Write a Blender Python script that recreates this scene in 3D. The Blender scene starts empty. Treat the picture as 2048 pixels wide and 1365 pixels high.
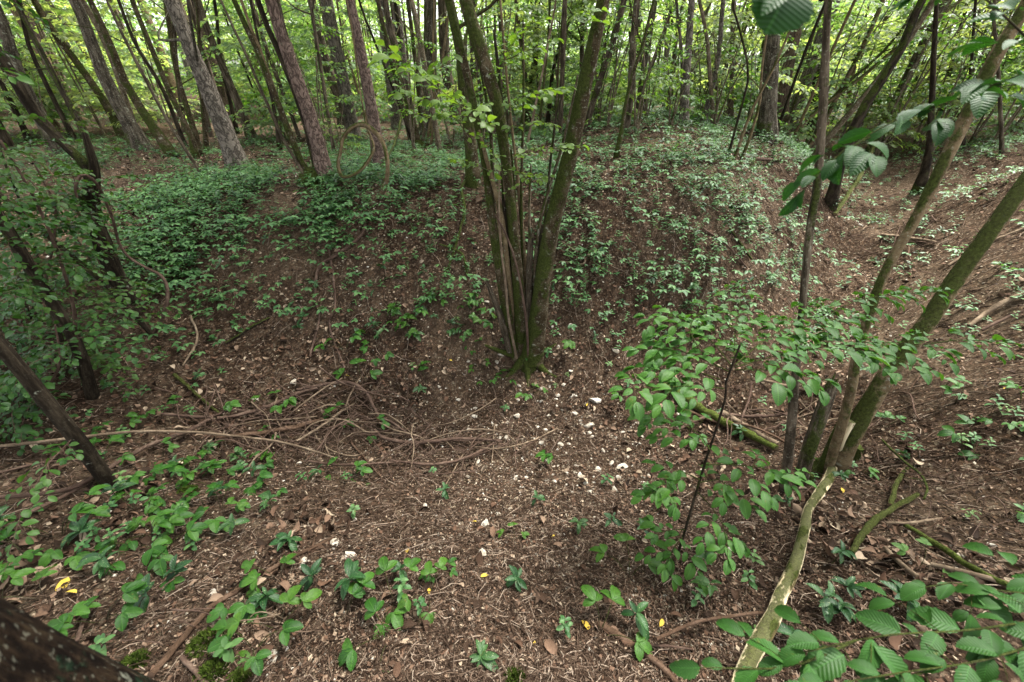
import bpy, math, random
import numpy as np
C = bpy.context.scene
COL = C.collection
# ------------------------------------------------------------------ camera, light, exposure
EYE, PITCH, FOC = 1.6, math.radians(34.0), 800.0          # FOC in pixels of the 2048 wide photograph
cam_d = bpy.data.cameras.new("camera")
cam_d.sensor_width = 36.0
cam_d.lens = FOC / 2048 * 36.0
cam_d.clip_start, cam_d.clip_end = 0.02, 600.0
cam_d.dof.use_dof = True
cam_d.dof.focus_distance = 2.9
cam_d.dof.aperture_fstop = 4.0
cam = bpy.data.objects.new("camera", cam_d); COL.objects.link(cam)
cam.location = (0, 0, EYE); cam.rotation_euler = (math.pi / 2 - PITCH, 0, 0)
C.camera = cam
SUN_EL, SUN_ROT = math.radians(63), math.radians(48)
W = bpy.data.worlds.new("World"); C.world = W; W.use_nodes = True
nt = W.node_tree; nt.nodes.clear()
sky = nt.nodes.new('ShaderNodeTexSky'); sky.sky_type = 'NISHITA'; sky.sun_disc = False
sky.sun_elevation = SUN_EL; sky.sun_rotation = SUN_ROT
sky.air_density = 1.0; sky.dust_density = 4.0; sky.ozone_density = 1.0
bg = nt.nodes.new('ShaderNodeBackground'); bg.inputs[1].default_value = 0.09
wo = nt.nodes.new('ShaderNodeOutputWorld')
hs = nt.nodes.new('ShaderNodeHueSaturation'); hs.inputs['Saturation'].default_value = .22      # thin overcast
nt.links.new(sky.outputs[0], hs.inputs['Color']); nt.links.new(hs.outputs[0], bg.inputs[0]); nt.links.new(bg.outputs[0], wo.inputs[0])
sun_d = bpy.data.lights.new("sun", 'SUN'); sun_d.energy = 1.9; sun_d.angle = math.radians(14)
sun_d.color = (1.0, 0.96, 0.89)
sun = bpy.data.objects.new("sun", sun_d); COL.objects.link(sun)
sun.rotation_euler = (math.pi / 2 - SUN_EL, 0, -SUN_ROT + math.pi)     # from the right, a little beyond the hollow, high up
C.view_settings.view_transform = 'Standard'; C.view_settings.look = 'None'
C.view_settings.gamma = 1.0; C.view_settings.exposure = 3.42
C.cycles.max_bounces = 6; C.cycles.diffuse_bounces = 2; C.cycles.glossy_bounces = 2
C.cycles.transmission_bounces = 4; C.cycles.transparent_max_bounces = 4
C.cycles.use_denoising = True
C.cycles.sample_clamp_indirect = 4.0
C.cycles.caustics_reflective = False; C.cycles.caustics_refractive = False

# ------------------------------------------------------------------ numeric helpers
rng = np.random.default_rng(7)
random.seed(7)
CP, SP = math.cos(PITCH), math.sin(PITCH)
def ray(px, py):
    r, v = (px - 1024) / FOC, (682.5 - py) / FOC
    return np.array([r, CP + SP * v, -SP + CP * v])
def A(px, py, Y):                       # a point of the place at distance Y in front of the camera
    d = ray(px, py); t = Y / d[1]
    return d * t + (0, 0, EYE)
def ZP(px, py, z):                      # a point at height z (relative to the eye)
    d = ray(px, py); t = z / d[2]
    return d * t + (0, 0, EYE)
def proj(p):
    p = np.asarray(p) - (0, 0, EYE)
    f = p[1] * CP - p[2] * SP; u = p[1] * SP + p[2] * CP
    f = max(f, 1e-3)
    return 1024 + FOC * p[0] / f, 682.5 - FOC * u / f, f
def _hash(ix, iy, s):
    h = (ix * 374761393 + iy * 668265263 + s * 974634757) & 0xffffffff
    h = ((h ^ (h >> 13)) * 1274126177) & 0xffffffff
    h = (h ^ (h >> 16)) & 0xffffffff
    return h / 4294967295.0
def vnoise(x, y, s=0):
    x = np.asarray(x, float); y = np.asarray(y, float)
    ix, iy = np.floor(x).astype(np.int64), np.floor(y).astype(np.int64)
    fx, fy = x - ix, y - iy
    fx, fy = fx * fx * (3 - 2 * fx), fy * fy * (3 - 2 * fy)
    a, b = _hash(ix, iy, s), _hash(ix + 1, iy, s)
    c, d = _hash(ix, iy + 1, s), _hash(ix + 1, iy + 1, s)
    return (a + (b - a) * fx) * (1 - fy) + (c + (d - c) * fx) * fy
def fbm(x, y, s=0, o=3):
    r, a = 0, 0.5
    for k in range(o):
        r = r + a * (vnoise(x * 2 ** k, y * 2 ** k, s + k) - 0.5); a *= 0.5
    return r
def nrm(v):
    return v / np.maximum(np.linalg.norm(v, axis=-1, keepdims=True), 1e-9)

# ------------------------------------------------------------------ the lie of the land
CPTS = [(-1.5, -1, -1.5), (0, -1, -1.6), (1.5, -1, -1.55), (0, .3, -1.6), (0, .85, -1.78), (0, 1.5, -2.2), (0, 2.0, -2.46), (0, 2.4, -2.54),
 (0, 2.8, -2.48), (.1, 3.15, -2.33), (0, 3.5, -1.9), (0, 4.05, -1.34), (0, 4.5, -1.06), (0, 5.0, -.99), (0, 5.8, -1.02), (0, 7, -1.06), (0, 10, -1.12),
 (-1.2, .6, -1.68), (-1.2, 1.4, -2.05), (-1.2, 2.1, -2.42), (-1.2, 2.6, -2.42), (-1.2, 3.1, -2.1), (-1.2, 3.7, -1.55), (-1.2, 4.3, -1.12), (-1.3, 5, -1.02), (-1.5, 6.5, -1.06),
 (-2.4, .6, -1.6), (-2.4, 1.5, -1.9), (-2.4, 2.3, -2.15), (-2.45, 2.9, -2.02), (-2.5, 3.5, -1.62), (-2.6, 4.2, -1.2), (-2.8, 5, -1.06), (-3, 6.5, -1.1),
 (-4, .5, -1.5), (-4, 2, -1.65), (-4, 3.3, -1.5), (-4.2, 4.5, -1.2), (-4.5, 6, -1.12), (-7, 3, -1.2), (-7, 8, -1.15),
 (1.2, 2.2, -2.5), (1.2, 1.3, -2.05), (1.2, .5, -1.62), (1.2, 2.9, -2.38), (1.2, 3.4, -1.95), (1.25, 3.95, -1.38), (1.3, 4.4, -1.06), (1.5, 5.0, -.98),
 (2.45, 2.4, -2.44), (3.5, 3.85, -2.38), (4.5, 5.05, -2.22), (5.6, 6.2, -2.02), (7, 7.7, -1.7), (9, 9.5, -1.35),
 (2.8, 5.2, -.99), (2.35, 4.45, -1.1), (3.3, 5.3, -1.25), (2.75, 4.05, -1.6), (2.2, 3.5, -1.85), (3.7, 5.0, -1.7), (3.6, 6.3, -1.06), (5, 7.5, -1.2), (4.6, 6.2, -1.5),
 (2.3, 1.2, -1.78), (2.9, 1.7, -1.58), (1.9, .6, -1.5), (3.9, 2.75, -1.5), (4.5, 3.3, -1.2), (5.4, 4.5, -1.2), (6.0, 4.95, -.95), (8, 7, -1.0), (6, 3, -.95), (5, 1, -1.1), (9, 4, -.85),
 (0, 15, -1.12), (-8, 14, -1.15), (8, 14, -1.15), (-15, 20, -1.15), (0, 25, -1.1), (15, 20, -1.1), (-14, 6, -1.2), (14, 8, -.9), (30, 40, -1), (-30, 40, -1), (0, 60, -1),
 (-40, 0, -1.2), (40, 0, -.9), (0, -30, -1.4), (-150, -150, -1), (150, -150, -1), (150, 150, -1), (-150, 150, -1), (0, 150, -1)]
_c = np.array(CPTS, float); _n = len(_c)
def _tk(d2): return 0.5 * d2 * np.log(d2 + 1e-9)
_K = _tk(((_c[:, None, :2] - _c[None, :, :2]) ** 2).sum(-1)) + np.eye(_n) * 0.02
_M = np.zeros((_n + 3, _n + 3)); _M[:_n, :_n] = _K
_M[:_n, _n] = 1; _M[:_n, _n + 1:] = _c[:, :2]; _M[_n, :_n] = 1; _M[_n + 1:, :_n] = _c[:, :2].T
_w = np.linalg.solve(_M, np.concatenate([_c[:, 2], [0, 0, 0]]))
def H(x, y):
    x = np.asarray(x, float); y = np.asarray(y, float); sh = x.shape
    x, y = x.ravel(), y.ravel(); out = np.zeros(len(x))
    for a in range(0, len(x), 20000):
        xs, ys = x[a:a + 20000], y[a:a + 20000]
        k = _tk((xs[:, None] - _c[None, :, 0]) ** 2 + (ys[:, None] - _c[None, :, 1]) ** 2)
        out[a:a + 20000] = k @ _w[:_n] + _w[_n] + xs * _w[_n + 1] + ys * _w[_n + 2]
    out += EYE + 0.22 * fbm(x * .55, y * .55, 3, 2) + 0.11 * fbm(x * 2.1, y * 2.1, 5, 3) + 0.03 * fbm(x * 13, y * 13, 9, 2)
    return out.reshape(sh)
def Hn(x, y, e=0.06):
    gx = (H(x + e, y) - H(x - e, y)) / (2 * e); gy = (H(x, y + e) - H(x, y - e)) / (2 * e)
    return nrm(np.stack([-gx, -gy, np.ones_like(gx)], -1))
_ts = np.concatenate([np.arange(.3, 4, .02), np.arange(4, 12, .05), np.arange(12, 70, .3)])
def G(px, py, lift=0.0):                # where a sight line meets the ground
    d = ray(px, py); p = d[None] * _ts[:, None] + (0, 0, EYE)
    below = p[:, 2] - H(p[:, 0], p[:, 1]) < 0
    i = int(np.argmax(below)) if below.any() else len(_ts) - 1
    q = p[i].copy(); q[2] = float(H(q[0], q[1])) + lift
    return q

# ------------------------------------------------------------------ mesh helpers
class MB:
    """collects pieces and links them as ONE mesh object"""
    def __init__(s): s.V, s.T, s.Q, s.U, s.R, s.n = [], [], [], [], [], 0
    def add(s, V, F, U=None, R=None):
        V = np.asarray(V, float); F = np.asarray(F, np.int64)
        (s.Q if F.shape[1] == 4 else s.T).append(F + s.n)
        s.V.append(V); s.U.append(np.zeros((len(V), 2)) if U is None else U)
        s.R.append(np.full(len(V), rng.random()) if R is None else np.asarray(R, float)); s.n += len(V)
        return s
    def mesh(s, name, mat, off=(0, 0, 0), smooth=True):
        V = np.concatenate(s.V) - np.asarray(off, float); U = np.concatenate(s.U); R = np.concatenate(s.R)
        q = np.concatenate(s.Q) if s.Q else np.zeros((0, 4), int); t = np.concatenate(s.T) if s.T else np.zeros((0, 3), int)
        me = bpy.data.meshes.new(name)
        me.vertices.add(len(V)); me.vertices.foreach_set('co', V.astype(np.float32).ravel())
        L = np.concatenate([q.ravel(), t.ravel()]).astype(np.int32)
        me.loops.add(len(L)); me.loops.foreach_set('vertex_index', L)
        st = np.concatenate([np.arange(len(q)) * 4, len(q) * 4 + np.arange(len(t)) * 3]).astype(np.int32)
        me.polygons.add(len(st)); me.polygons.foreach_set('loop_start', st)
        me.polygons.foreach_set('use_smooth', np.full(len(st), smooth, dtype=bool))
        me.uv_layers.new(name='UVMap').data.foreach_set('uv', U[L].astype(np.float32).ravel())
        me.attributes.new('rnd', 'FLOAT', 'POINT').data.foreach_set('value', R.astype(np.float32))
        me.materials.append(mat); me.update(calc_edges=True)
        return me
    def join(s, o):
        q = np.concatenate(o.Q) if o.Q else np.zeros((0, 4), int); t = np.concatenate(o.T) if o.T else np.zeros((0, 3), int)
        s.q0 = sum(len(x) for x in s.Q); s.t0 = sum(len(x) for x in s.T)
        if len(q): s.Q.append(q + s.n)
        if len(t): s.T.append(t + s.n)
        s.V += o.V; s.U += o.U; s.R += o.R; s.n += o.n
        return s
    def build(s, name, mat, parent=None, smooth=True):
        off = parent['_o'] if parent is not None and '_o' in parent else (0, 0, 0)
        o = bpy.data.objects.new(name, s.mesh(name, mat, off, smooth)); COL.objects.link(o)
        if hasattr(s, 'q0'):
            nq = sum(len(x) for x in s.Q); ntri = sum(len(x) for x in s.T); o.data.materials.append(s.wood)
            mi = np.zeros(nq + ntri, np.int32); mi[s.q0:nq] = 1; mi[nq + s.t0:] = 1; o.data.polygons.foreach_set('material_index', mi)
        if parent is not None: o.parent = parent
        return o
ROOTS = []
def thing(name, loc, cat, group=None, label=None):
    o = bpy.data.objects.new(name, None); COL.objects.link(o)
    o.empty_display_size = 0.05
    o.location = [float(v) for v in loc]; o['_o'] = [float(v) for v in loc]; o['category'] = cat
    if group: o['group'] = group
    if label: o['label'] = label
    ROOTS.append(o)
    return o
def single(mb, name, mat, cat, loc, group=None, label=None, smooth=True):
    o = bpy.data.objects.new(name, mb.mesh(name, mat, loc, smooth)); COL.objects.link(o)
    o.location = [float(v) for v in loc]; o['category'] = cat
    if group: o['group'] = group
    if label: o['label'] = label
    return o
def copy_thing(o, loc, rz=0, sc=1, tilt=(0, 0)):
    c = o.copy(); COL.objects.link(c); c.location = [float(v) for v in loc]
    c.rotation_euler = (tilt[0], tilt[1], rz); c.scale = (sc, sc, sc)
    for ch in o.children:
        d = ch.copy(); COL.objects.link(d); d.parent = c
        for g in ch.children:
            e = g.copy(); COL.objects.link(e); e.parent = d
    return c
def stuff(mb, name, mat, label, smooth=True):
    o = mb.build(name, mat, None, smooth); o['kind'] = 'stuff'; o['label'] = label
    return o

def curve(P, n):
    """Catmull-Rom through the points P (last axis any width), n samples"""
    P = np.asarray(P, float)
    if len(P) == 2: return P[0] + (P[1] - P[0]) * np.linspace(0, 1, n)[:, None]
    E = np.concatenate([[2 * P[0] - P[1]], P, [2 * P[-1] - P[-2]]])
    d = np.concatenate([[0], np.cumsum(np.linalg.norm(np.diff(P[:, :3], axis=0), axis=1))])
    s = np.linspace(0, d[-1], n); i = np.clip(np.searchsorted(d, s, 'right') - 1, 0, len(P) - 2)
    t = ((s - d[i]) / np.maximum(d[i + 1] - d[i], 1e-9))[:, None]
    p0, p1, p2, p3 = E[i], E[i + 1], E[i + 2], E[i + 3]
    return .5 * (2 * p1 + (p2 - p0) * t + (2 * p0 - 5 * p1 + 4 * p2 - p3) * t ** 2 + (3 * p1 - p0 - 3 * p2 + p3) * t ** 3)
def tube(mb, P, R, n=8, rough=.06, freq=9., cap=True, flute=0, seed=None):
    P = np.asarray(P, float); m = len(P); R = np.broadcast_to(np.asarray(R, float), (m,))
    s = int(rng.integers(0, 9999)) if seed is None else seed
    T = nrm(np.gradient(P, axis=0)); ref = np.array([1., 0, 0]) if abs(T[0, 0]) < .8 else np.array([0, 1., 0])
    X = np.zeros((m, 3)); x = ref
    for i in range(m):
        x = x - T[i] * (x @ T[i]); x = x / max(np.linalg.norm(x), 1e-9); X[i] = x
    Yv = np.cross(T, X)
    th = np.linspace(0, 2 * math.pi, n + 1); c, si = np.cos(th), np.sin(th); c[-1], si[-1] = c[0], si[0]
    v = np.concatenate([[0], np.cumsum(np.linalg.norm(np.diff(P, axis=0), axis=1))])
    rr = np.ones((m, n + 1))
    if rough:
        k = 1.6 if n > 10 else .9
        rr += rough * 2 * (vnoise(c[None] * k + v[:, None] * freq * .35 + 11, si[None] * k + v[:, None] * freq * .21 + 5, s) - .5)
        if n > 10: rr += rough * 1.2 * (vnoise(c[None] * 5 + v[:, None] * freq + 3, si[None] * 5 + 7, s + 1) - .5)
    if flute: rr += flute * (vnoise(c[None] * 2.2 + v[:, None] * .25 + 31, si[None] * 2.2 + 17, s + 2) - .5)
    V = P[:, None] + (R[:, None] * rr)[..., None] * (c[None, :, None] * X[:, None] + si[None, :, None] * Yv[:, None])
    circ = 2 * math.pi * float(R.mean())
    U = np.stack(np.broadcast_arrays(th[None] / (2 * math.pi) * circ, v[:, None]), -1)
    i, j = np.meshgrid(np.arange(m - 1), np.arange(n), indexing='ij'); a = (i * (n + 1) + j).ravel()
    F = np.stack([a, a + 1, a + n + 2, a + n + 1], 1)
    r = rng.random()
    mb.add(V.reshape(-1, 3), F, U.reshape(-1, 2), np.full(m * (n + 1), r))
    if cap:
        for k, e in ((0, -1), (m - 1, 1)):
            if R[k] > .003:
                ring = V[k, :n]; cv = P[k] + T[k] * e * R[k] * .25
                ids = np.arange(n); f = np.stack([ids, (ids + 1) % n, np.full(n, n)], 1)
                mb.add(np.concatenate([ring, [cv]]), f if e > 0 else f[:, ::-1], np.full((n + 1, 2), .01), np.full(n + 1, r))
    return mb

# leaf outlines
def make_tmpl(ns, fold=.14, curl=.18, serr=0., pleat=0., fat=.62):
    t = np.linspace(0, 1, ns); w = (t ** .62) * ((1 - t) ** fat); w = w / w.max() * .5
    if serr:
        w = w * (1 + serr * np.where(np.arange(ns) % 2, 1, -1)); w[0] = .02; w[-1] = 0.0
    zc = -curl * t ** 2 + .04 * np.sin(t * 3.0)
    pl = pleat * np.where(np.arange(ns) % 2, 1, -1)
    L = np.stack([t - .05 * (w > .1) * 0 + 0.10 * w, -w, zc + fold * w * 1.2 + pl], 1); M = np.stack([t, w * 0, zc], 1); Rr = np.stack([t + 0.10 * w, w, zc + fold * w * 1.2 + pl], 1)
    V = np.stack([L, M, Rr], 1).reshape(-1, 3)
    U = np.stack([V[:, 0], V[:, 1] + .5], 1)
    a = np.arange(ns - 1) * 3
    F = np.concatenate([np.stack([a, a + 1, a + 4, a + 3], 1), np.stack([a + 1, a + 2, a + 5, a + 4], 1)])
    return V, F, U
T_FAR = (np.array([[0, 0, 0], [.45, -.5, .06], [1, 0, -.1], [.45, .5, .06]], float), np.array([[0, 1, 2, 3]]), np.array([[0, .5], [.45, 0], [1, .5], [.45, 1]], float))
T_LOW = (np.array([[0, 0, 0], [.3, -.42, .07], [.72, -.36, .03], [1, 0, -.16], [.72, .36, .03], [.3, .42, .07], [.5, 0, 0]], float),
         np.array([[0, 1, 2, 6], [6, 2, 3, 3], [0, 6, 4, 5], [6, 3, 4, 4]])[[0, 2]], np.array([[0, .5], [.3, 0], [.72, .1], [1, .5], [.72, .9], [.3, 1], [.5, .5]], float))
T_LOW_T = np.array([[6, 2, 3], [6, 3, 4]])
T_MID = make_tmpl(5)
T_NEAR = make_tmpl(13, serr=.06, pleat=.003, curl=.26, fold=.20, fat=.72)
T_LAUREL = make_tmpl(9, curl=.28, fold=.2, fat=.8)
def leaves(mb, P, D, N, L, Wd, tm, R=None):
    P = np.asarray(P, float); n = len(P)
    if n == 0: return
    D = nrm(np.asarray(D, float)); N = np.asarray(N, float)
    S = nrm(np.cross(N, D)); N = np.cross(D, S)
    L = np.broadcast_to(np.asarray(L, float), (n,)); Wd = np.broadcast_to(np.asarray(Wd, float), (n,))
    t, F, U = tm; k = len(t)
    V = P[:, None] + (L[:, None] * t[None, :, 0])[..., None] * D[:, None] + (Wd[:, None] * t[None, :, 1])[..., None] * S[:, None] + (L[:, None] * t[None, :, 2])[..., None] * N[:, None]
    off = (np.arange(n) * k)[:, None, None]
    R = rng.random(n) if R is None else np.asarray(R, float)
    RR = np.repeat(R, k); UU = np.tile(U, (n, 1))
    base = mb.n
    mb.add(V.reshape(-1, 3), (F[None] + off).reshape(-1, F.shape[1]), UU, RR)
    if tm is T_LOW:
        mb.T.append((T_LOW_T[None] + off).reshape(-1, 3) + base)

CURL = make_tmpl(5, fold=.38, curl=.42)
class Acc:
    def __init__(s): s.P, s.D, s.N, s.L = [], [], [], []
    def put(s, P, D, N, L): s.P.append(P); s.D.append(D); s.N.append(N); s.L.append(L)
    def flush(s, mb, tm, ratio=.6):
        if not s.P: return mb
        L = np.array(s.L); leaves(mb, np.array(s.P), np.array(s.D), np.array(s.N), L, L * ratio * (.9 + .2 * rng.random(len(L))), tm); return mb
UP = np.array([0, 0, 1.])
def twig(acc, wood, path, r, L, gap, start=.12, tilt=.35, sides=5, jit=.25, lvar=.45):
    path = np.asarray(path, float)
    d = np.concatenate([[0], np.cumsum(np.linalg.norm(np.diff(path, axis=0), axis=1))]); tot = d[-1]
    if wood is not None:
        m = max(4, int(tot / .05)) if sides > 4 else 4
        tube(wood, curve(path, m), np.linspace(r, r * .35, m), sides, rough=.05, cap=False)
    s = start * tot; side = 1 if rng.random() < .5 else -1
    while s < tot * 1.001:
        i = min(max(np.searchsorted(d, s) - 1, 0), len(path) - 2); f = (s - d[i]) / max(d[i + 1] - d[i], 1e-9)
        p = path[i] + (path[i + 1] - path[i]) * f; T = nrm(path[i + 1] - path[i])
        S = np.cross(UP, T); S = S / max(np.linalg.norm(S), 1e-6)
        endf = s / tot
        D = S * side * (1.0 - .45 * endf) + T * (.55 + .6 * endf) + rng.normal(0, jit, 3) * (1, 1, .6) - UP * .12
        N = UP + rng.normal(0, tilt, 3)
        sz = L * (1 + lvar * rng.normal(0, .6)) * (.75 + .35 * math.sin(math.pi * min(1, endf * .9 + .1)))
        acc.put(p + nrm(D) * L * .1, D, N, max(sz, L * .4))
        side = -side; s += gap * (.75 + .5 * rng.random())
    T = nrm(path[-1] - path[-2]); acc.put(path[-1], T - UP * .15 + rng.normal(0, .1, 3), UP + rng.normal(0, tilt, 3), L)
def spray(acc, wood, path, r, L, gap, sub=.3, subgap=.1, sides=5, droop=.12, tilt=.35, start=.1, sub2=0, jit=.25):
    """a branch with side twigs lying in one layer"""
    path = curve(path, max(6, 2 * len(path)))
    d = np.concatenate([[0], np.cumsum(np.linalg.norm(np.diff(path, axis=0), axis=1))]); tot = d[-1]
    twig(acc, wood, path, r, L, gap * 1.3, start=.35, sides=sides, tilt=tilt, jit=jit)
    s = start * tot; side = 1
    while s < tot * .95:
        i = min(max(np.searchsorted(d, s) - 1, 0), len(path) - 2); f = (s - d[i]) / max(d[i + 1] - d[i], 1e-9)
        p = path[i] + (path[i + 1] - path[i]) * f; T = nrm(path[i + 1] - path[i])
        S = np.cross(UP, T); S = S / max(np.linalg.norm(S), 1e-6)
        ln = sub * (1 - .55 * s / tot) * (.6 + .7 * rng.random())
        D = nrm(S * side * .85 + T * .65 + rng.normal(0, .18, 3) * (1, 1, .5))
        q = [p, p + D * ln * .5 + UP * ln * .03, p + D * ln - UP * droop * ln]
        if sub2: spray(acc, wood, q, r * .5, L, gap, sub2, subgap * .7, max(3, sides - 1), droop, tilt)
        else: twig(acc, wood, q, r * .45, L, gap, start=.15, sides=max(3, sides - 2), tilt=tilt, jit=jit)
        side = -side; s += subgap * (.7 + .6 * rng.random())

# ------------------------------------------------------------------ materials
class NT:
    def __init__(s, name):
        s.m = bpy.data.materials.new(name); s.m.use_nodes = True; s.t = s.m.node_tree; s.t.nodes.clear()
        s.out = s.t.nodes.new('ShaderNodeOutputMaterial')
    def n(s, typ, ins=None, **kw):
        x = s.t.nodes.new('ShaderNode' + typ)
        for k, v in kw.items(): setattr(x, k, v)
        for k, v in (ins or {}).items():
            if isinstance(v, bpy.types.NodeSocket): s.t.links.new(v, x.inputs[k])
            else: x.inputs[k].default_value = v
        return x
    def mix(s, f, a, b, bt='MIX'):
        x = s.t.nodes.new('ShaderNodeMix'); x.data_type = 'RGBA'; x.blend_type = bt; x.clamp_factor = True
        for k, v in ((0, f), (6, a), (7, b)):
            if isinstance(v, bpy.types.NodeSocket): s.t.links.new(v, x.inputs[k])
            else: x.inputs[k].default_value = v if k == 0 else (*v, 1) if len(v) == 3 else v
        return x.outputs[2]
    def ramp(s, f, stops, interp='LINEAR'):
        x = s.t.nodes.new('ShaderNodeValToRGB'); x.color_ramp.interpolation = interp
        e = x.color_ramp.elements
        while len(e) < len(stops): e.new(.5)
        for k, (p, c) in zip(e, stops):
            k.position = p; k.color = (*c, 1) if not isinstance(c, (int, float)) else (c, c, c, 1)
        s.t.links.new(f, x.inputs[0]); return x.outputs[0]
    def math(s, op, a, b=0.0, clamp=False):
        x = s.t.nodes.new('ShaderNodeMath'); x.operation = op; x.use_clamp = clamp
        for k, v in ((0, a), (1, b)):
            if isinstance(v, bpy.types.NodeSocket): s.t.links.new(v, x.inputs[k])
            else: x.inputs[k].default_value = v
        return x.outputs[0]
    def noise(s, vec, scale, detail=3, rough=.55, out=0):
        x = s.n('TexNoise', {'Scale': scale, 'Detail': detail, 'Roughness': rough})
        s.t.links.new(vec, x.inputs['Vector']); return x.outputs[out]
    def mapping(s, vec, scale, loc=(0, 0, 0)):
        x = s.n('Mapping', {'Scale': scale, 'Location': loc}); s.t.links.new(vec, x.inputs[0]); return x.outputs[0]
    def bump(s, h, strength, dist, nrmal=None):
        x = s.n('Bump', {'Strength': strength, 'Distance': dist, 'Height': h})
        if nrmal is not None: s.t.links.new(nrmal, x.inputs['Normal'])
        return x.outputs[0]
    def done(s, sh): s.t.links.new(sh, s.out.inputs[0]); return s.m
    def pbsdf(s, col, rough=.8, spec=.3, normal=None, **kw):
        x = s.n('BsdfPrincipled', {'Base Color': col if isinstance(col, bpy.types.NodeSocket) else (*col, 1), 'Roughness': rough, 'Specular IOR Level': spec})
        if normal is not None: s.t.links.new(normal, x.inputs['Normal'])
        for k, v in kw.items(): x.inputs[k].default_value = v
        return x.outputs[0]
def sc(c, k): return tuple(min(1, v * k) for v in c)

def leaf_mat(name, c1, c2, c3, trans=.35, rough=.42, spec=.45, veins=0, tcol=1.9, spots=False):
    s = NT(name); r = s.n('Attribute', attribute_name='rnd').outputs['Fac']
    uv = s.n('TexCoord').outputs['UV']; pos = s.n('NewGeometry').outputs['Position']
    col = s.ramp(r, [(0, c1), (.5, c2), (1, c3)])
    ob = s.n('ObjectInfo').outputs['Random']
    col = s.mix(s.ramp(ob, [(0, .35), (.4, 0.0), (1, 0.0)]), col, sc(c1, .65)); col = s.mix(s.ramp(ob, [(.6, 0.0), (1, .55)]), col, (c3[0] * 1.5, c3[1] * 1.1, c3[2]))
    col = s.mix(s.math('MULTIPLY', s.noise(pos, 60, 2), .5), col, sc(c1, .6))
    col = s.mix(s.ramp(s.noise(pos, 34, 3, .7), [(.66, 0.0), (.72, .55)]), col, (.10, .085, .015))
    nm = None
    if veins:
        x = s.n('SeparateXYZ', {0: uv}); u, v = x.outputs[0], x.outputs[1]
        a = s.math('ABSOLUTE', s.math('SUBTRACT', v, .5))
        vv = s.math('SINE', s.math('MULTIPLY', s.math('SUBTRACT', u, s.math('MULTIPLY', a, .55)), veins * 6.283))
        h = s.math('ADD', s.math('MULTIPLY', vv, .5), .5)
        mid = s.ramp(a, [(0, 1.0), (.035, 0.0)])
        col = s.mix(s.math('MULTIPLY', s.math('POWER', h, 6.0), .12), col, sc(c3, 1.3))
        col = s.mix(s.math('MULTIPLY', mid, .45), col, sc(c3, 1.6))
        nm = s.bump(h, .38, .0013)
    if spots:
        sp = s.ramp(s.noise(pos, 180, 1), [(.70, 0.0), (.74, 1.0)])
        col = s.mix(s.math('MULTIPLY', sp, .6), col, (.35, .36, .2))
    b = s.pbsdf(col, rough, spec, nm)
    t = s.n('BsdfTranslucent', {'Color': s.mix(1.0, col, (tcol, tcol * .98, tcol * .45), 'MULTIPLY')}).outputs[0]
    mx = s.n('MixShader', {0: trans}); s.t.links.new(b, mx.inputs[1]); s.t.links.new(t, mx.inputs[2])
    return s.done(mx.outputs[0])

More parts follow.
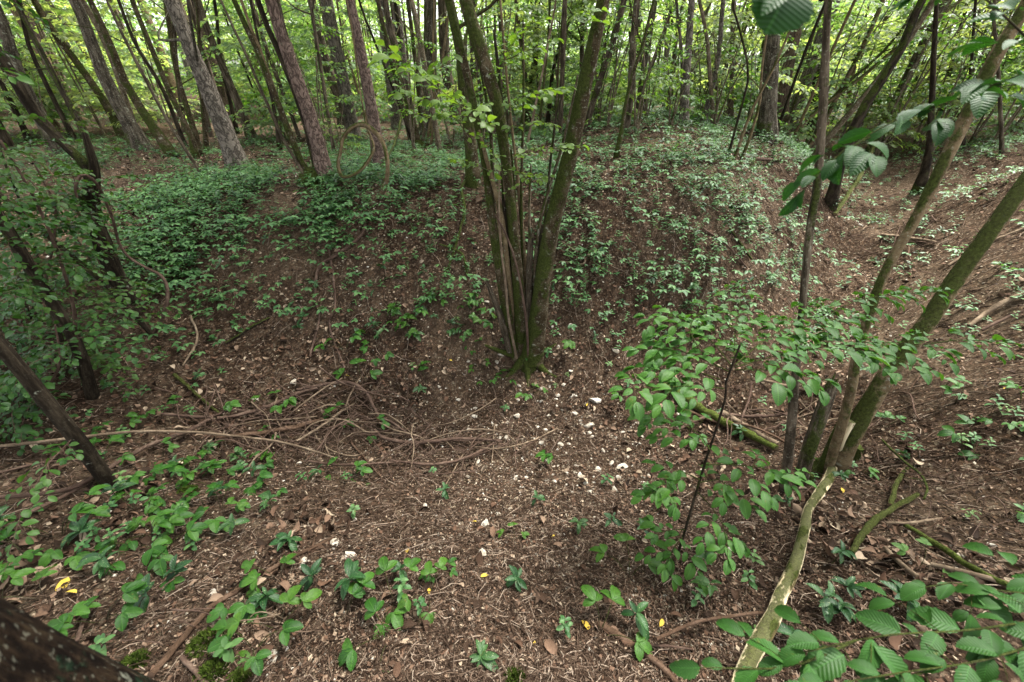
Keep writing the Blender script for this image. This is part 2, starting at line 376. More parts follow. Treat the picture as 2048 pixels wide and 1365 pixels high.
def bark_mat(name, dark, mid, light, moss=0., mosscol=(.026, .034, .007), lichen=0., style='smooth', bump=.6, freq=1.):
    s = NT(name); uv = s.n('TexCoord').outputs['UV']; geo = s.n('NewGeometry'); pos = geo.outputs['Position']
    rv = s.n('Attribute', attribute_name='rnd').outputs['Fac']
    off = s.n('CombineXYZ', {0: s.math('MULTIPLY', rv, 37.0), 1: s.math('MULTIPLY', rv, 91.0)}).outputs[0]
    uv = s.n('VectorMath', {0: uv, 1: off}, operation='ADD').outputs[0]
    if style == 'pine':
        wv = s.n('VectorMath', {0: uv, 1: s.n('VectorMath', {0: s.noise(uv, 14, 3, .6, 1), 1: (.05, .05, .05)}, operation='MULTIPLY').outputs[0]}, operation='ADD').outputs[0]
        def crack(sx, sy, o):
            return s.math('ABSOLUTE', s.math('SUBTRACT', s.noise(s.mapping(wv, (sx * freq, sy * freq, 1), o), 1, 2, .5), .5))
        c1 = s.math('MINIMUM', crack(30, 5, (0, 0, 0)), crack(26, 11, (5, 8, 0)))
        h = s.ramp(c1, [(0, 0.0), (.045, .8), (.2, 1.0)])
        plate = s.mix(s.noise(s.mapping(uv, (24, 9, 1)), 1, 3, .6), mid, light)
        plate = s.mix(s.math('MULTIPLY', s.noise(s.mapping(uv, (70, 26, 1)), 1, 4, .7), .8), plate, dark)
        col = s.mix(s.ramp(c1, [(0, 0.15), (.05, 1.0)]), sc(dark, .5), plate)
        h = s.math('ADD', h, s.math('MULTIPLY', s.noise(s.mapping(uv, (90, 40, 1)), 1, 3), .35))
        nm = s.bump(h, bump, .012)
    elif style == 'fissured':
        n1 = s.noise(s.mapping(uv, (38 * freq ** .5, 5 * freq ** 1.3, 1)), 1, 6, .7)
        col = s.ramp(n1, [(.28, sc(dark, .6)), (.45, dark), (.56, mid), (.75, light)])
        nm = s.bump(n1, bump, .014)
    elif style == 'bare':
        n1 = s.noise(s.mapping(uv, (55, 4, 1)), 1, 4, .6); n2 = s.noise(s.mapping(uv, (16, 6, 1)), 1, 4, .6)
        wood = s.ramp(n1, [(.3, mid), (.7, light)])
        col = s.mix(s.ramp(n2, [(.55, 0.0), (.59, 1.0)]), wood, s.ramp(n1, [(.3, sc(dark, .6)), (.7, sc(dark, 1.7))]))
        nm = s.bump(s.math('ADD', n1, s.ramp(n2, [(.55, 0.0), (.59, 1.0)])), bump, .004)
    else:
        n1 = s.noise(s.mapping(uv, (17, 9, 1)), 1, 6, .72)
        n2 = s.noise(s.mapping(uv, (18, 120, 1)), 1, 2, .5)
        col = s.ramp(n1, [(.3, dark), (.5, mid), (.72, light)])
        col = s.mix(s.ramp(n2, [(.60, 0.0), (.68, .5)]), col, sc(dark, .8))
        nm = s.bump(s.math('ADD', n1, s.math('MULTIPLY', n2, .4)), bump, .006)
    if lichen:
        l0 = s.ramp(s.noise(s.mapping(uv, (90, 75, 1), (2, 5, 0)), 1, 2, .6), [(.60, 0.0), (.66, .75)])
        col = s.mix(s.math('MULTIPLY', l0, min(1, lichen * 1.6)), col, (.25, .25, .19))
        l1 = s.ramp(s.noise(s.mapping(uv, (23, 17, 1), (7, 3, 0)), 1, 3, .65), [(.67 - lichen * .16, 0.0), (.74 - lichen * .16, .7)])
        col = s.mix(l1, col, (.23, .235, .18))
    if moss:
        sep = s.n('SeparateXYZ', {0: geo.outputs['Normal']}).outputs
        side = s.math('ADD', s.math('MULTIPLY', sep[2], .35), s.math('MULTIPLY', sep[0], -.08))
        m1 = s.math('ADD', s.noise(s.mapping(uv, (6 * freq, 3.2 * freq ** 1.6, 1), (3, 9, 0)), 1, 6, .72), side)
        m1 = s.ramp(m1, [(.66 - moss * .20, 0.0), (.74 - moss * .20, .9)])
        mc = s.mix(s.ramp(s.noise(pos, 70, 5, .75), [(.3, 0.0), (.7, 1.0)]), sc(mosscol, .3), sc(mosscol, 2.2))
        col = s.mix(m1, col, mc)
        nm = s.bump(s.math('MULTIPLY', s.noise(pos, 110, 4, .7), m1), 1.0, .016, nm)
    return s.done(s.pbsdf(col, .9, .05, nm))

def flat_mat(name, stops, rough=.85, spec=.25, fine=120, var=.4, trans=0):
    s = NT(name); r = s.n('Attribute', attribute_name='rnd').outputs['Fac']; pos = s.n('NewGeometry').outputs['Position']
    col = s.ramp(r, stops); n1 = s.noise(pos, fine, 3)
    col = s.mix(s.math('MULTIPLY', n1, var), col, sc(stops[0][1], .5))
    b = s.pbsdf(col, rough, spec * .3, s.bump(n1, .4, .003))
    return s.done(b)

def ground_mat():
    s = NT('forest_soil'); pos = s.n('NewGeometry').outputs['Position']
    big = s.noise(pos, .55, 3); mid = s.noise(pos, 5.5, 4, .65); fine = s.noise(pos, 75, 4, .7)
    soil = s.ramp(mid, [(.3, (.008, .005, .003)), (.5, (.022, .014, .009)), (.7, (.060, .042, .029))])
    soil = s.mix(s.ramp(big, [(.42, 0.0), (.62, .6)]), soil, (.090, .066, .043))
    vo = s.n('TexVoronoi', {'Scale': 62.0, 'Randomness': 1.0}); wv = s.n('VectorMath', {0: pos, 1: s.math('MULTIPLY', fine, .03)}, operation='ADD').outputs[0]
    s.t.links.new(wv, vo.inputs['Vector'])
    ch = s.n('SeparateColor', {0: vo.outputs['Color']}).outputs
    bits = s.ramp(ch[0], [(0, (.02, .013, .009)), (.35, (.06, .038, .024)), (.6, (.11, .066, .038)), (.8, (.17, .12, .08)), (.93, (.24, .19, .13)), (1, (.26, .22, .16))])
    col = s.mix(s.ramp(ch[1], [(.35, .1), (.75, .5)]), soil, bits)
    col = s.mix(s.ramp(fine, [(.3, .55), (.6, 0.0)]), col, (.016, .010, .007))  # dips of the fine grain blackened: shade between crumbs put into the colour
    h = s.math('ADD', s.math('MULTIPLY', ch[2], .6), fine)
    nm = s.bump(h, .9, .012, s.bump(mid, .8, .05))
    return s.done(s.pbsdf(col, .95, .02, nm))

M = {}
M['soil'] = ground_mat()
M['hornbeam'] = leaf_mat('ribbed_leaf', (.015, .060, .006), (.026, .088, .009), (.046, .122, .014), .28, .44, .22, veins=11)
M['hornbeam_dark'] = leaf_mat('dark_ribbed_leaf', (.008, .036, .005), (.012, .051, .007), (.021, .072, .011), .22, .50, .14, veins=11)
M['laurel'] = leaf_mat('glossy_leaf', (.008, .034, .008), (.015, .054, .012), (.030, .084, .019), .16, .45, .28, veins=7, spots=True)
M['shrub'] = leaf_mat('shrub_leaf', (.014, .050, .006), (.024, .074, .010), (.044, .108, .016), .28, .48, .24)
M['herb'] = leaf_mat('herb_leaf', (.026, .078, .022), (.046, .118, .033), (.085, .175, .052), .26, .50, .26)
M['under'] = leaf_mat('undergrowth_leaf', (.026, .082, .010), (.050, .122, .016), (.095, .175, .026), .46, .48, .26)
M['wood_leaf'] = leaf_mat('woodland_leaf', (.070, .138, .048), (.125, .205, .082), (.21, .285, .135), .58, .5, .25)  # pale, washed-out greens put the bright haze of distance into the leaf colour
M['canopy'] = leaf_mat('canopy_leaf', (.030, .075, .012), (.05, .105, .016), (.08, .14, .022), .40, .5, .3)
M['hazel'] = bark_mat('hazel_bark', (.030, .022, .014), (.080, .060, .038), (.18, .145, .10), .5, lichen=.55)
M['hazel_moss'] = bark_mat('mossy_bark', (.012, .008, .004), (.034, .025, .013), (.10, .078, .048), .95, lichen=.35)
M['grey'] = bark_mat('grey_bark', (.030, .024, .017), (.080, .066, .048), (.16, .138, .105), .40, lichen=.4, style='fissured')
M['dark'] = bark_mat('dark_bark', (.012, .009, .006), (.030, .023, .015), (.066, .052, .036), .46, lichen=.05, style='fissured')
M['brown'] = bark_mat('brown_bark', (.030, .023, .015), (.074, .057, .039), (.15, .122, .086), .34, lichen=.2, style='fissured')
M['pine'] = bark_mat('pine_bark', (.055, .036, .028), (.145, .098, .078), (.235, .170, .140), .08, lichen=.1, style='pine', bump=.8)
M['pine_grey'] = bark_mat('grey_pine_bark', (.045, .036, .028), (.125, .104, .084), (.225, .195, .160), .10, lichen=.2, style='pine', bump=.9, freq=.8)
M['bare'] = bark_mat('peeled_wood', (.055, .042, .018), (.34, .27, .15), (.56, .48, .32), .10, style='bare', bump=.5)
M['tan'] = bark_mat('tan_bark', (.040, .028, .015), (.098, .070, .038), (.18, .138, .08), .42, lichen=.25)
M['stick'] = bark_mat('stick_bark', (.024, .015, .011), (.064, .041, .030), (.135, .095, .07), 0)
M['stick_pale'] = bark_mat('pale_stick', (.042, .029, .019), (.120, .087, .058), (.235, .18, .125), 0)
M['stick_brown'] = bark_mat('brown_stick', (.022, .014, .009), (.058, .035, .022), (.11, .072, .05), 0)
M['log_moss'] = bark_mat('mossy_log', (.04, .028, .018), (.085, .06, .038), (.14, .10, .066), 1.0, mosscol=(.042, .058, .010))
M['litter'] = flat_mat('dead_leaf', [(0, (.012, .007, .004)), (.35, (.040, .023, .014)), (.6, (.098, .055, .034)), (.8, (.158, .100, .066)), (.93, (.24, .175, .12)), (1, (.36, .285, .20))], .75, .3)
M['needle'] = flat_mat('dead_twig', [(0, (.014, .008, .005)), (.5, (.056, .036, .024)), (.85, (.138, .096, .068)), (1, (.32, .25, .19))], .85, .2)
M['flint'] = flat_mat('flint_stone', [(0, (.16, .125, .08)), (.3, (.33, .28, .21)), (.6, (.50, .45, .37)), (1, (.70, .67, .60))], .8, .25, fine=55, var=1.0)
M['gravel'] = flat_mat('flint_chip', [(0, (.12, .085, .055)), (.5, (.27, .215, .15)), (.85, (.46, .40, .31)), (1, (.66, .62, .54))], .8, .2, fine=90, var=.4)
M['yellow'] = flat_mat('yellow_leaf', [(0, (.34, .22, .03)), (1, (.48, .35, .06))], .6, .3)
M['moss'] = flat_mat('moss_tuft', [(0, (.03, .05, .008)), (1, (.07, .10, .016))], .95, .1, fine=200, var=.8)

# ------------------------------------------------------------------ the ground, one sheet out to the horizon
def ground():
    n = 620; k = 5.4; u = np.linspace(-1, 1, n); ax = 150 / math.sinh(k) * np.sinh(k * u)
    X, Y = np.meshgrid(ax, ax + 1.8 * np.exp(-(ax / 40) ** 2)); x, y = X.ravel(), Y.ravel(); z = H(x, y)
    i, j = np.meshgrid(np.arange(n - 1), np.arange(n - 1), indexing='ij'); a = (i * n + j).ravel()
    mb = MB(); mb.add(np.stack([x, y, z], 1), np.stack([a, a + 1, a + n + 1, a + n], 1), np.stack([x, y], 1), np.zeros(len(x)))
    o = mb.build('ground', M['soil']); o['kind'] = 'structure'; o['label'] = 'brown woodland soil dipping into a hollow'
ground()

# ------------------------------------------------------------------ trees beyond the hollow
LM = []            # landmarks for the labels: (words, px, py)
TODO = []          # things that get their label at the end: (object, description, px, py)
def rad(wpx, p): return max(.004, wpx * .36 * proj(p)[2] / FOC)

def crown_mesh(seed, n=430, L=.16):
    r = np.random.default_rng(seed); mb = MB()
    c = r.normal(0, 1, (26, 3)); c = nrm(c) * (r.random((26, 1)) ** .4) * (1.5, 1.5, 1.1)
    k = r.integers(0, 26, n); P = c[k] + r.normal(0, .33, (n, 3)) * (1, 1, .55)
    D = nrm(r.normal(0, 1, (n, 3)) * (1, 1, .35)); N = np.array([0, 0, 1.]) + r.normal(0, .4, (n, 3))
    leaves(mb, P, D, N, L * (.7 + .6 * r.random(n)), L * .7, T_FAR)
    return mb
CROWNS = [crown_mesh(s).mesh('crown', M['canopy']) for s in range(4)]
def add_crown(root, top, size):
    o = bpy.data.objects.new('crown', CROWNS[int(rng.integers(0, 4))]); COL.objects.link(o); o.parent = root
    o.location = np.asarray(top) - np.asarray(root['_o']); o.scale = (size, size, size); o.rotation_euler = (0, 0, rng.random() * 6.28)

def side_limbs(mb, P, R, n, zmin=1.2):
    """thin dead or living limbs leaving the trunk"""
    for _ in range(n):
        i = int(rng.integers(len(P) // 6, len(P) - 2))
        if P[i, 2] < zmin: continue
        a = rng.random() * 6.28; ln = .4 + 1.3 * rng.random()
        d = np.array([math.cos(a), math.sin(a), .25 + .6 * rng.random()])
        q = [P[i], P[i] + d * ln * .5 + rng.normal(0, .06, 3), P[i] + d * ln + rng.normal(0, .14, 3)]
        r0 = min(R[i] * .4, .02); tube(mb, curve(q, 7), np.linspace(r0, r0 * .3, 7), 5, cap=False)

def trunk_line(pts, w, Y=None, top=8.0, lean=0.0, seg=34):
    """pts from the foot upwards, in photograph pixels; the foot meets the ground, the rest rises above it"""
    b = G(*pts[0]) if Y is None else A(*pts[0], Y)
    if Y is not None: b[2] = float(H(b[0], b[1]))
    P = [b] + [A(x, y, b[1] + lean * (k + 1)) for k, (x, y) in enumerate(pts[1:])]
    ws = np.interp(np.linspace(0, 1, len(P)), np.linspace(0, 1, len(w)), w)
    R = [rad(ws[k], P[k]) for k in range(len(P))]
    d = nrm(P[-1] - P[-2]); d = nrm(d * (1, 1, 1) + UP * .35)
    z = P[-1][2]; k = 0
    while z < top:
        P.append(P[-1] + d * 1.6 + rng.normal(0, .07, 3)); R.append(R[-1] * .86); z = P[-1][2]; d = nrm(d + UP * .12); k += 1
    Q = curve(np.concatenate([np.array(P), np.array(R)[:, None]], 1), seg)
    return Q[:, :3], np.maximum(Q[:, 3], .004)

def tree(name, cat, desc, pts, w, mat, Y=None, top=8.0, limbs=3, n=12, crown=1.5, flare=1.35, lean=0., group='trees beyond the hollow', rough=.06, foot=.12):
    P, R = trunk_line(pts, w, Y, top, lean)
    h = P[:, 2] - P[0, 2]
    R = R * (1 + (flare - 1) * np.exp(-np.maximum(h, 0) / foot))
    P = np.concatenate([[P[0] - (0, 0, .12)], P]); R = np.concatenate([[R[0] * 1.1], R])
    root = thing(name, P[1], cat, group); mb = MB()
    tube(mb, P, R, n, rough, freq=5.)
    side_limbs(mb, P, R, limbs)
    mb.build('trunk', M[mat], root)
    if crown: add_crown(root, P[-1], crown)
    m = len(pts) // 2
    TODO.append((root, desc, pts[0][0], pts[0][1], 'tree'))
    return root

BG = [  # (pts from the foot up, widths in px, bark, description, kind)
 ([(118, 305), (70, 215), (35, 140), (8, 60), (-15, 0)], [34, 27, 24], 'grey', 'stout grey brown leaning trunk', 't'),
 ([(150, 283), (103, 190), (58, 92), (38, 0)], [13, 10, 9], 'dark', 'slender dark mossy trunk', 't'),
 ([(250, 277), (205, 198), (154, 126), (103, 58), (66, -5)], [22, 17, 15], 'hazel_moss', 'dark mossy slanting trunk', 't'),
 ([(284, 297), (250, 232), (212, 164), (171, 51), (146, -5)], [40, 31, 26], 'grey', 'thick dark grey leaning trunk', 't'),
 ([(349, 318), (308, 256), (256, 178), (219, 85), (178, -3)], [26, 20, 13], 'hazel_moss', 'curved moss speckled trunk', 't'),
 ([(407, 355), (342, 253), (290, 157), (239, 58), (212, -3)], [9, 8, 6], 'brown', 'thin reddish brown slanting pole', 'p'),
 ([(372, 296), (325, 178), (273, 92), (236, -2)], [11, 9, 8], 'dark', 'thin dark pole', 'p'),
 ([(393, 318), (380, 267), (342, 191), (301, 92), (263, -2)], [17, 14, 12], 'hazel_moss', 'dark mossy bent trunk', 't'),
 ([(399, 316), (390, 267), (362, 178), (345, 102), (330, -2)], [16, 13, 11], 'hazel_moss', 'straight dark mossy trunk', 't'),
 ([(414, 303), (405, 215), (398, 100), (392, -5)], [11, 9, 7], 'hazel_moss', 'short footed mossy trunk', 't'),
 ([(482, 344), (427, 205), (383, 102), (340, -4)], [50, 40, 35], 'pine_grey', 'large pale grey scaly pine', 'c'),
 ([(506, 281), (478, 212), (444, 130), (400, 20)], [24, 20, 17], 'brown', 'brown straight trunk', 't'),
 ([(475, 268), (461, 205), (444, 137), (434, 44), (428, -5)], [11, 9, 8], 'dark', 'thin black trunk', 't'),
 ([(654, 364), (632, 273), (605, 191), (574, 102), (541, -3)], [40, 36, 34], 'pine', 'large pinkish scaly pine', 'c'),
 ([(690, 257), (680, 200), (660, 150), (640, 80), (622, -5)], [32, 27, 22], 'brown', 'stout red brown trunk', 't'),
 ([(762, 337), (741, 205), (721, 102), (699, -3)], [36, 30, 26], 'pine', 'straight pinkish scaly pine', 'c'),
 ([(832, 292), (810, 164), (783, 68), (770, -3)], [25, 20, 15], 'brown', 'dark forked trunk', 't'),
 ([(845, 262), (830, 113), (815, -3)], [14, 12, 11], 'hazel_moss', 'slim dark trunk', 't'),
 ([(806, 250), (800, 113), (790, -4)], [12, 11, 10], 'dark', 'slim blackish trunk', 't'),
 ([(853, 276), (860, 113), (861, -5)], [42, 37, 34], 'grey', 'stout grey green trunk', 't'),
 ([(916, 248), (892, 137), (884, -5)], [34, 28, 24], 'brown', 'stout reddish trunk', 't'),
 ([(947, 372), (940, 273), (926, 171), (919, 85), (897, -3)], [36, 30, 26], 'hazel_moss', 'mossy orange brown trunk', 't'),
 ([(1002, 262), (1003, 100), (998, -5)], [16, 14, 12], 'grey', 'straight brown pole tree', 't'),
 ([(1048, 250), (1054, 205), (1070, 120), (1076, -4)], [20, 18, 16], 'hazel_moss', 'orange mossy trunk', 't'),
 ([(1053, 297), (1083, 154), (1103, 51), (1112, -4)], [7, 6, 5], 'stick_pale', 'thin pale leaning pole', 'p'),
 ([(1095, 255), (1107, 137), (1135, 51), (1150, -5)], [12, 10, 9], 'dark', 'dark leaning stem', 't'),
 ([(1160, 250), (1163, 137), (1166, -4)], [14, 12, 12], 'brown', 'slim brown trunk', 't'),
 ([(1258, 235), (1261, 100), (1261, -5)], [12, 11, 9], 'brown', 'slim reddish pine', 'c'),
 ([(1286, 240), (1280, 188), (1292, 113), (1311, -5)], [20, 17, 15], 'grey', 'forked mossy grey trunk', 't'),
 ([(1331, 222), (1333, 120), (1338, -5)], [17, 15, 13], 'pine_grey', 'pale grey straight pine', 'c'),
 ([(1368, 252), (1372, 160), (1380, 60), (1384, -5)], [22, 19, 17], 'pine_grey', 'pale mottled pine', 'c'),
 ([(1362, 245), (1364, 120), (1352, -5)], [10, 9, 8], 'grey', 'slim grey trunk', 't'),
 ([(1427, 255), (1420, 154), (1413, 68), (1398, -5)], [12, 10, 9], 'hazel', 'thin bent hazel stem', 't'),
 ([(1405, 246), (1430, 154), (1440, 85), (1447, -5)], [15, 13, 12], 'pine_grey', 'pale leaning trunk', 't'),
 ([(1460, 250), (1464, 150), (1468, -5)], [15, 13, 12], 'pine', 'slender pink grey pine', 'c'),
 ([(1532, 278), (1540, 150), (1552, -5)], [46, 40, 36], 'grey', 'very stout furrowed trunk', 't'),
 ([(1562, 281), (1567, 188), (1587, 85), (1609, -5)], [33, 29, 27], 'pine', 'broad scaly pine beside furrowed trunk', 'c'),
 ([(1624, 262), (1630, 180), (1640, 90), (1644, -5)], [22, 18, 15], 'dark', 'dark upright trunk', 't'),
 ([(1660, 412), (1690, 300), (1741, 191), (1792, 120), (1830, 30), (1850, -10)], [26, 22, 18], 'dark', 'black leaning trunk', 't'),
 ([(1835, 385), (1858, 308), (1864, 200), (1868, 100), (1874, -5)], [24, 13, 9], 'dark', 'dark stem on swollen foot', 't'),
 ([(1694, 255), (1703, 154), (1734, 92), (1770, 40), (1800, -8)], [12, 10, 8], 'tan', 'pale crooked stem', 't'),
 ([(1779, 232), (1816, 154), (1820, 51), (1824, -5)], [7, 6, 5], 'tan', 'thin bare pole', 'p'),
 ([(1925, 300), (1935, 205), (1945, 100), (1952, -5)], [8, 7, 6], 'dark', 'thin black stem', 'p'),
 ([(2003, 308), (2000, 205), (1994, 100), (1990, -5)], [9, 8, 7], 'brown', 'thin brown stem', 'p'),
 ([(1880, 240), (1905, 120), (1940, -5)], [10, 9, 8], 'dark', 'slanting dark stem', 't'),
 ([(1480, 330), (1508, 250), (1522, 190), (1524, 135)], [9, 7, 6], 'tan', 'broken slanting pole', 'p'),
 ([(1468, 322), (1500, 230), (1550, 130), (1580, 60), (1610, -5)], [8, 7, 6], 'tan', 'slanting grey pole', 'p'),
 ([(1455, 318), (1478, 230), (1497, 150), (1480, 60), (1465, -5)], [7, 6, 5], 'dark', 'thin dark crossing pole', 'p'),
 ([(560, 300), (545, 200), (520, 100), (500, -5)], [10, 8, 7], 'dark', 'dark background stem', 't'),
 ([(20, 300), (-30, 200), (-90, 90)], [22, 18, 16], 'dark', 'dark edge trunk', 't'),
 ([(60, 285), (20, 200), (-30, 110)], [14, 12, 10], 'dark', 'slim shaded trunk', 't'),
 ([(740, 262), (715, 180), (690, 90), (672, -5)], [9, 7, 6], 'tan', 'thin tan stem', 'p'),
 ([(862, 300), (868, 200), (866, 100), (868, -5)], [8, 6, 5], 'tan', 'thin straight pole', 'p'),
 ([(1232, 318), (1240, 280), (1247, 232), (1261, 164), (1282, 102), (1300, 30), (1310, -10)], [13, 10, 7], 'hazel_moss', 'curved mossy green stem', 't'),
]
KIND = {'t': ('woodland_tree', 'tree'), 'p': ('pole_tree', 'young tree'), 'c': ('pine_tree', 'pine tree')}
for pts, w, bark, desc, k in BG:
    nm, cat = KIND[k]
    big = w[0] > 20
    tree(nm, cat, desc, pts, w, bark, n=18 if big else 10, limbs=4 if k != 'p' else 3, crown=(1.1 if big else .75) if k != 'p' else .5,
         top=9 + 3 * rng.random() if k != 'p' else 6, rough=.07 if big else .05)

# coppice clumps on the far rim: several stems from one foot
def clump(name, desc, stems, group=None, mat='hazel_moss', foot_r=.12, crown=.9, top=7., cat='coppice clump', Y=None):
    b = G(*stems[0][0][0]) if Y is None else None
    root = thing(name, b, cat, group)
    st = MB(); tube(st, curve([b - (0, 0, .15), b + (0, 0, .05), b + (0, 0, .14)], 8), np.array([1.15, 1.2, 1.15, 1.05, .95, .8, .6, .4]) * foot_r, 16, .22, 6.); st.build('stool', M['hazel_moss'], root)
    for k, (pts, w, mt) in enumerate(stems):
        P, R = trunk_line(pts, w, Y=None if k == 0 else b[1] + rng.normal(0, .06), top=top + rng.random())
        mb = MB(); tube(mb, P, R, 12, .06, 6.); side_limbs(mb, P, R, 2); mb.build('stem', M[mt], root)
        if crown and k % 2 == 0: add_crown(root, P[-1], crown)
    TODO.append((root, desc, stems[0][0][0][0], stems[0][0][0][1] - 120, 'tree'))
    return root
clump('coppice_clump', 'coppice clump of dark slanting stems', [
 ([(628, 366), (612, 345), (581, 273), (540, 164), (506, 79), (466, -3)], [20, 16, 13], 'hazel_moss'),
 ([(640, 366), (634, 345), (612, 250), (581, 161), (547, 79), (514, -3)], [19, 16, 14], 'dark'),
 ([(618, 362), (600, 335), (574, 294), (533, 205), (489, 102), (440, -3)], [9, 8, 6], 'brown'),
 ([(624, 362), (590, 290), (556, 200), (520, 100), (480, -5)], [10, 9, 8], 'tan'),
 ([(646, 366), (640, 320), (622, 250), (596, 150), (570, 60), (556, -5)], [13, 10, 8], 'brown'),
], foot_r=.16)
clump('coppice_clump', 'coppice clump of thin upright stems', [
 ([(838, 296), (832, 260), (812, 200), (780, 100), (755, -5)], [16, 12, 9], 'hazel_moss'),
 ([(846, 296), (848, 230), (838, 130), (836, -5)], [12, 9, 7], 'hazel'),
 ([(828, 294), (806, 230), (776, 150), (740, 60), (716, -5)], [9, 7, 6], 'dark'),
 ([(852, 296), (862, 240), (880, 150), (893, 60), (900, -5)], [9, 7, 6], 'tan'),
], foot_r=.15)
clump('coppice_clump', 'coppice clump of splayed tan stems', [
 ([(1598, 300), (1594, 284), (1600, 254), (1655, 205), (1724, 154), (1800, 90), (1880, 30), (1935, -10)], [12, 10, 8], 'tan'),
 ([(1606, 300), (1640, 230), (1690, 170), (1760, 110), (1810, 50), (1850, -8)], [9, 8, 6], 'hazel_moss'),
 ([(1612, 302), (1650, 240), (1712, 120), (1750, 40), (1770, -8)], [13, 11, 10], 'tan'),
], foot_r=.12)

# more trunks, deeper in the wood
rg = np.random.default_rng(21); far = []
while len(far) < 85:
    y = 9 + 26 * rg.random() ** 1.2; x = (rg.random() - .5) * 2 * (1.35 * y + 2)
    if abs(x - 5.5 * y / 6) < 1.2 and y < 9: continue
    if all((x - a) ** 2 + (y - b) ** 2 > .5 for a, b in far): far.append((x, y))
FB = ['grey', 'hazel_moss', 'tan', 'pine_grey', 'hazel', 'pine', 'brown']
DN = {'grey': 'grey', 'hazel_moss': 'mossy', 'brown': 'brown', 'pine_grey': 'pale', 'dark': 'dark', 'pine': 'pinkish', 'tan': 'tan', 'hazel': 'speckled'}
protos = []
for k in range(10):
    b = FB[k % 7]; r = .05 + .11 * rg.random() if k < 7 else .03 + .03 * rg.random(); hh = 9.5
    root = thing('distant_tree', (0, 0, 0), 'tree', 'trees deep in the wood'); mb = MB()
    a = rg.normal(0, .035, 2); zz = np.linspace(-.2, hh, 22)
    P = np.stack([a[0] * zz + .12 * (vnoise(zz * .5, zz * 0, k) - .5), a[1] * zz + .12 * (vnoise(zz * .5, zz * 0, k + 40) - .5), zz], 1)
    tube(mb, P, r * (1.25 * np.exp(-np.maximum(zz, 0) / .3) * .3 + 1 - .06 * zz), 10, .06, 4.); side_limbs(mb, P, np.full(22, r), 5, .6)
    mb.build('trunk', M[b], root); add_crown(root, P[-1], .8)
    protos.append([root, DN[b], 'stout' if r > .1 else 'medium' if r > .06 else 'slim', False])
for x, y in far:
    pr = protos[int(rg.integers(0, 10))]
    o = pr[0] if not pr[3] else copy_thing(pr[0], (0, 0, 0)); pr[3] = True
    s = .8 + .5 * rg.random()
    o.location = (x, y, float(H(x, y))); o.rotation_euler = (0, 0, rg.random() * 6.28); o.scale = (s, s, 1 + .1 * rg.random())
    px, py, _ = proj((x, y, 1.3)); TODO.append((o, f'{pr[2]} {pr[1]} distant trunk', px, py, 'tree'))

pp = []
for k in range(5):
    b = ['hazel_moss', 'dark', 'tan', 'brown', 'hazel'][k]; root = thing('pole_tree', (0, 0, 0), 'young tree', 'thin stems deep in the wood'); mb = MB(); r = .016 + .006 * k; zz = np.linspace(-.2, 7, 26)
    P = np.stack([.22 * (vnoise(zz * .6, zz * 0, 50 + k) - .5) + .03 * zz * rg.normal(), .2 * (vnoise(zz * .6, zz * 0, 60 + k) - .5), zz], 1); tube(mb, P, r * (1.1 - .1 * zz), 8, .08, 5.); side_limbs(mb, P, np.full(26, r), 8, .5)
    mb.build('trunk', M[b], root); add_crown(root, P[-1], .4); pp.append([root, ['mossy', 'black', 'tan', 'brown', 'grey'][k], False])
for k in range(95):
    y = 6.8 + 16 * rg.random() ** 1.3; x = (rg.random() - .5) * 2 * (1.3 * y + 1)
    if abs(x - .9 * y) < 1.3 and y < 9: continue
    pr = pp[int(rg.integers(0, 5))]; o = pr[0] if not pr[2] else copy_thing(pr[0], (0, 0, 0)); pr[2] = True; s_ = .8 + .6 * rg.random()
    o.location = (x, y, float(H(x, y))); o.rotation_euler = (rg.normal(0, .1), rg.normal(0, .16), rg.random() * 6.28); o.scale = (s_, s_, 1)
    px, py, _ = proj((x, y, 1.2)); TODO.append((o, f'thin {pr[1]} leaning stem', px, py, 'tree'))

# ------------------------------------------------------------------ leafy undergrowth between the trunks
def bush_proto(seed, Hh, Rr, ns, L, mat, tm=T_FAR, sub=.5, gap=.055, subgap=.13, zlow=.15):
    global rng
    keep = rng; rng = np.random.default_rng(seed)
    root = thing('hazel_bush', (0, 0, 0), 'bush', 'leafy bushes between the trunks'); acc, wd = Acc(), MB()
    for s in range(3):
        a = rng.random() * 6.28; q = curve([(0, 0, -.1), (.12 * math.cos(a), .12 * math.sin(a), Hh * .4), (.4 * math.cos(a + .5), .4 * math.sin(a + .5), Hh)], 14)
        tube(wd, q, np.linspace(.02, .006, 14), 6, cap=False)
        for k in range(ns // 3):
            z = zlow + (1 - zlow) * rng.random(); i = min(13, int(z * 13)); p = q[i]; b = rng.random() * 6.28
            ln = Rr * (1.05 - .35 * z) * (.5 + .6 * rng.random()); d = np.array([math.cos(b), math.sin(b), .0])
            spray(acc, wd, [p, p + d * ln * .5 + UP * .10 * ln, p + d * ln - UP * .06 * ln], .006, L, gap, sub, subgap, 3, tilt=.3)
    wd.build('stem', M['hazel'], root)
    mb = MB(); acc.flush(mb, tm, .62); mb.build('foliage', M[mat], root)
    rng = keep
    return root
BP = [bush_proto(100, 3.6, 1.7, 33, .115, 'wood_leaf'), bush_proto(101, 4.6, 1.9, 36, .11, 'wood_leaf'), bush_proto(102, 2.6, 1.4, 24, .095, 'under'),
      bush_proto(103, 3.2, 1.6, 27, .11, 'wood_leaf'), bush_proto(104, 5.5, 2.0, 42, .115, 'wood_leaf')]
NEARP = [bush_proto(110, 1.5, .8, 12, .06, 'under', T_LOW, .3, .05, .1), bush_proto(111, 2.3, 1.0, 15, .065, 'under', T_LOW, .35, .05, .11, .3)]
used = set()
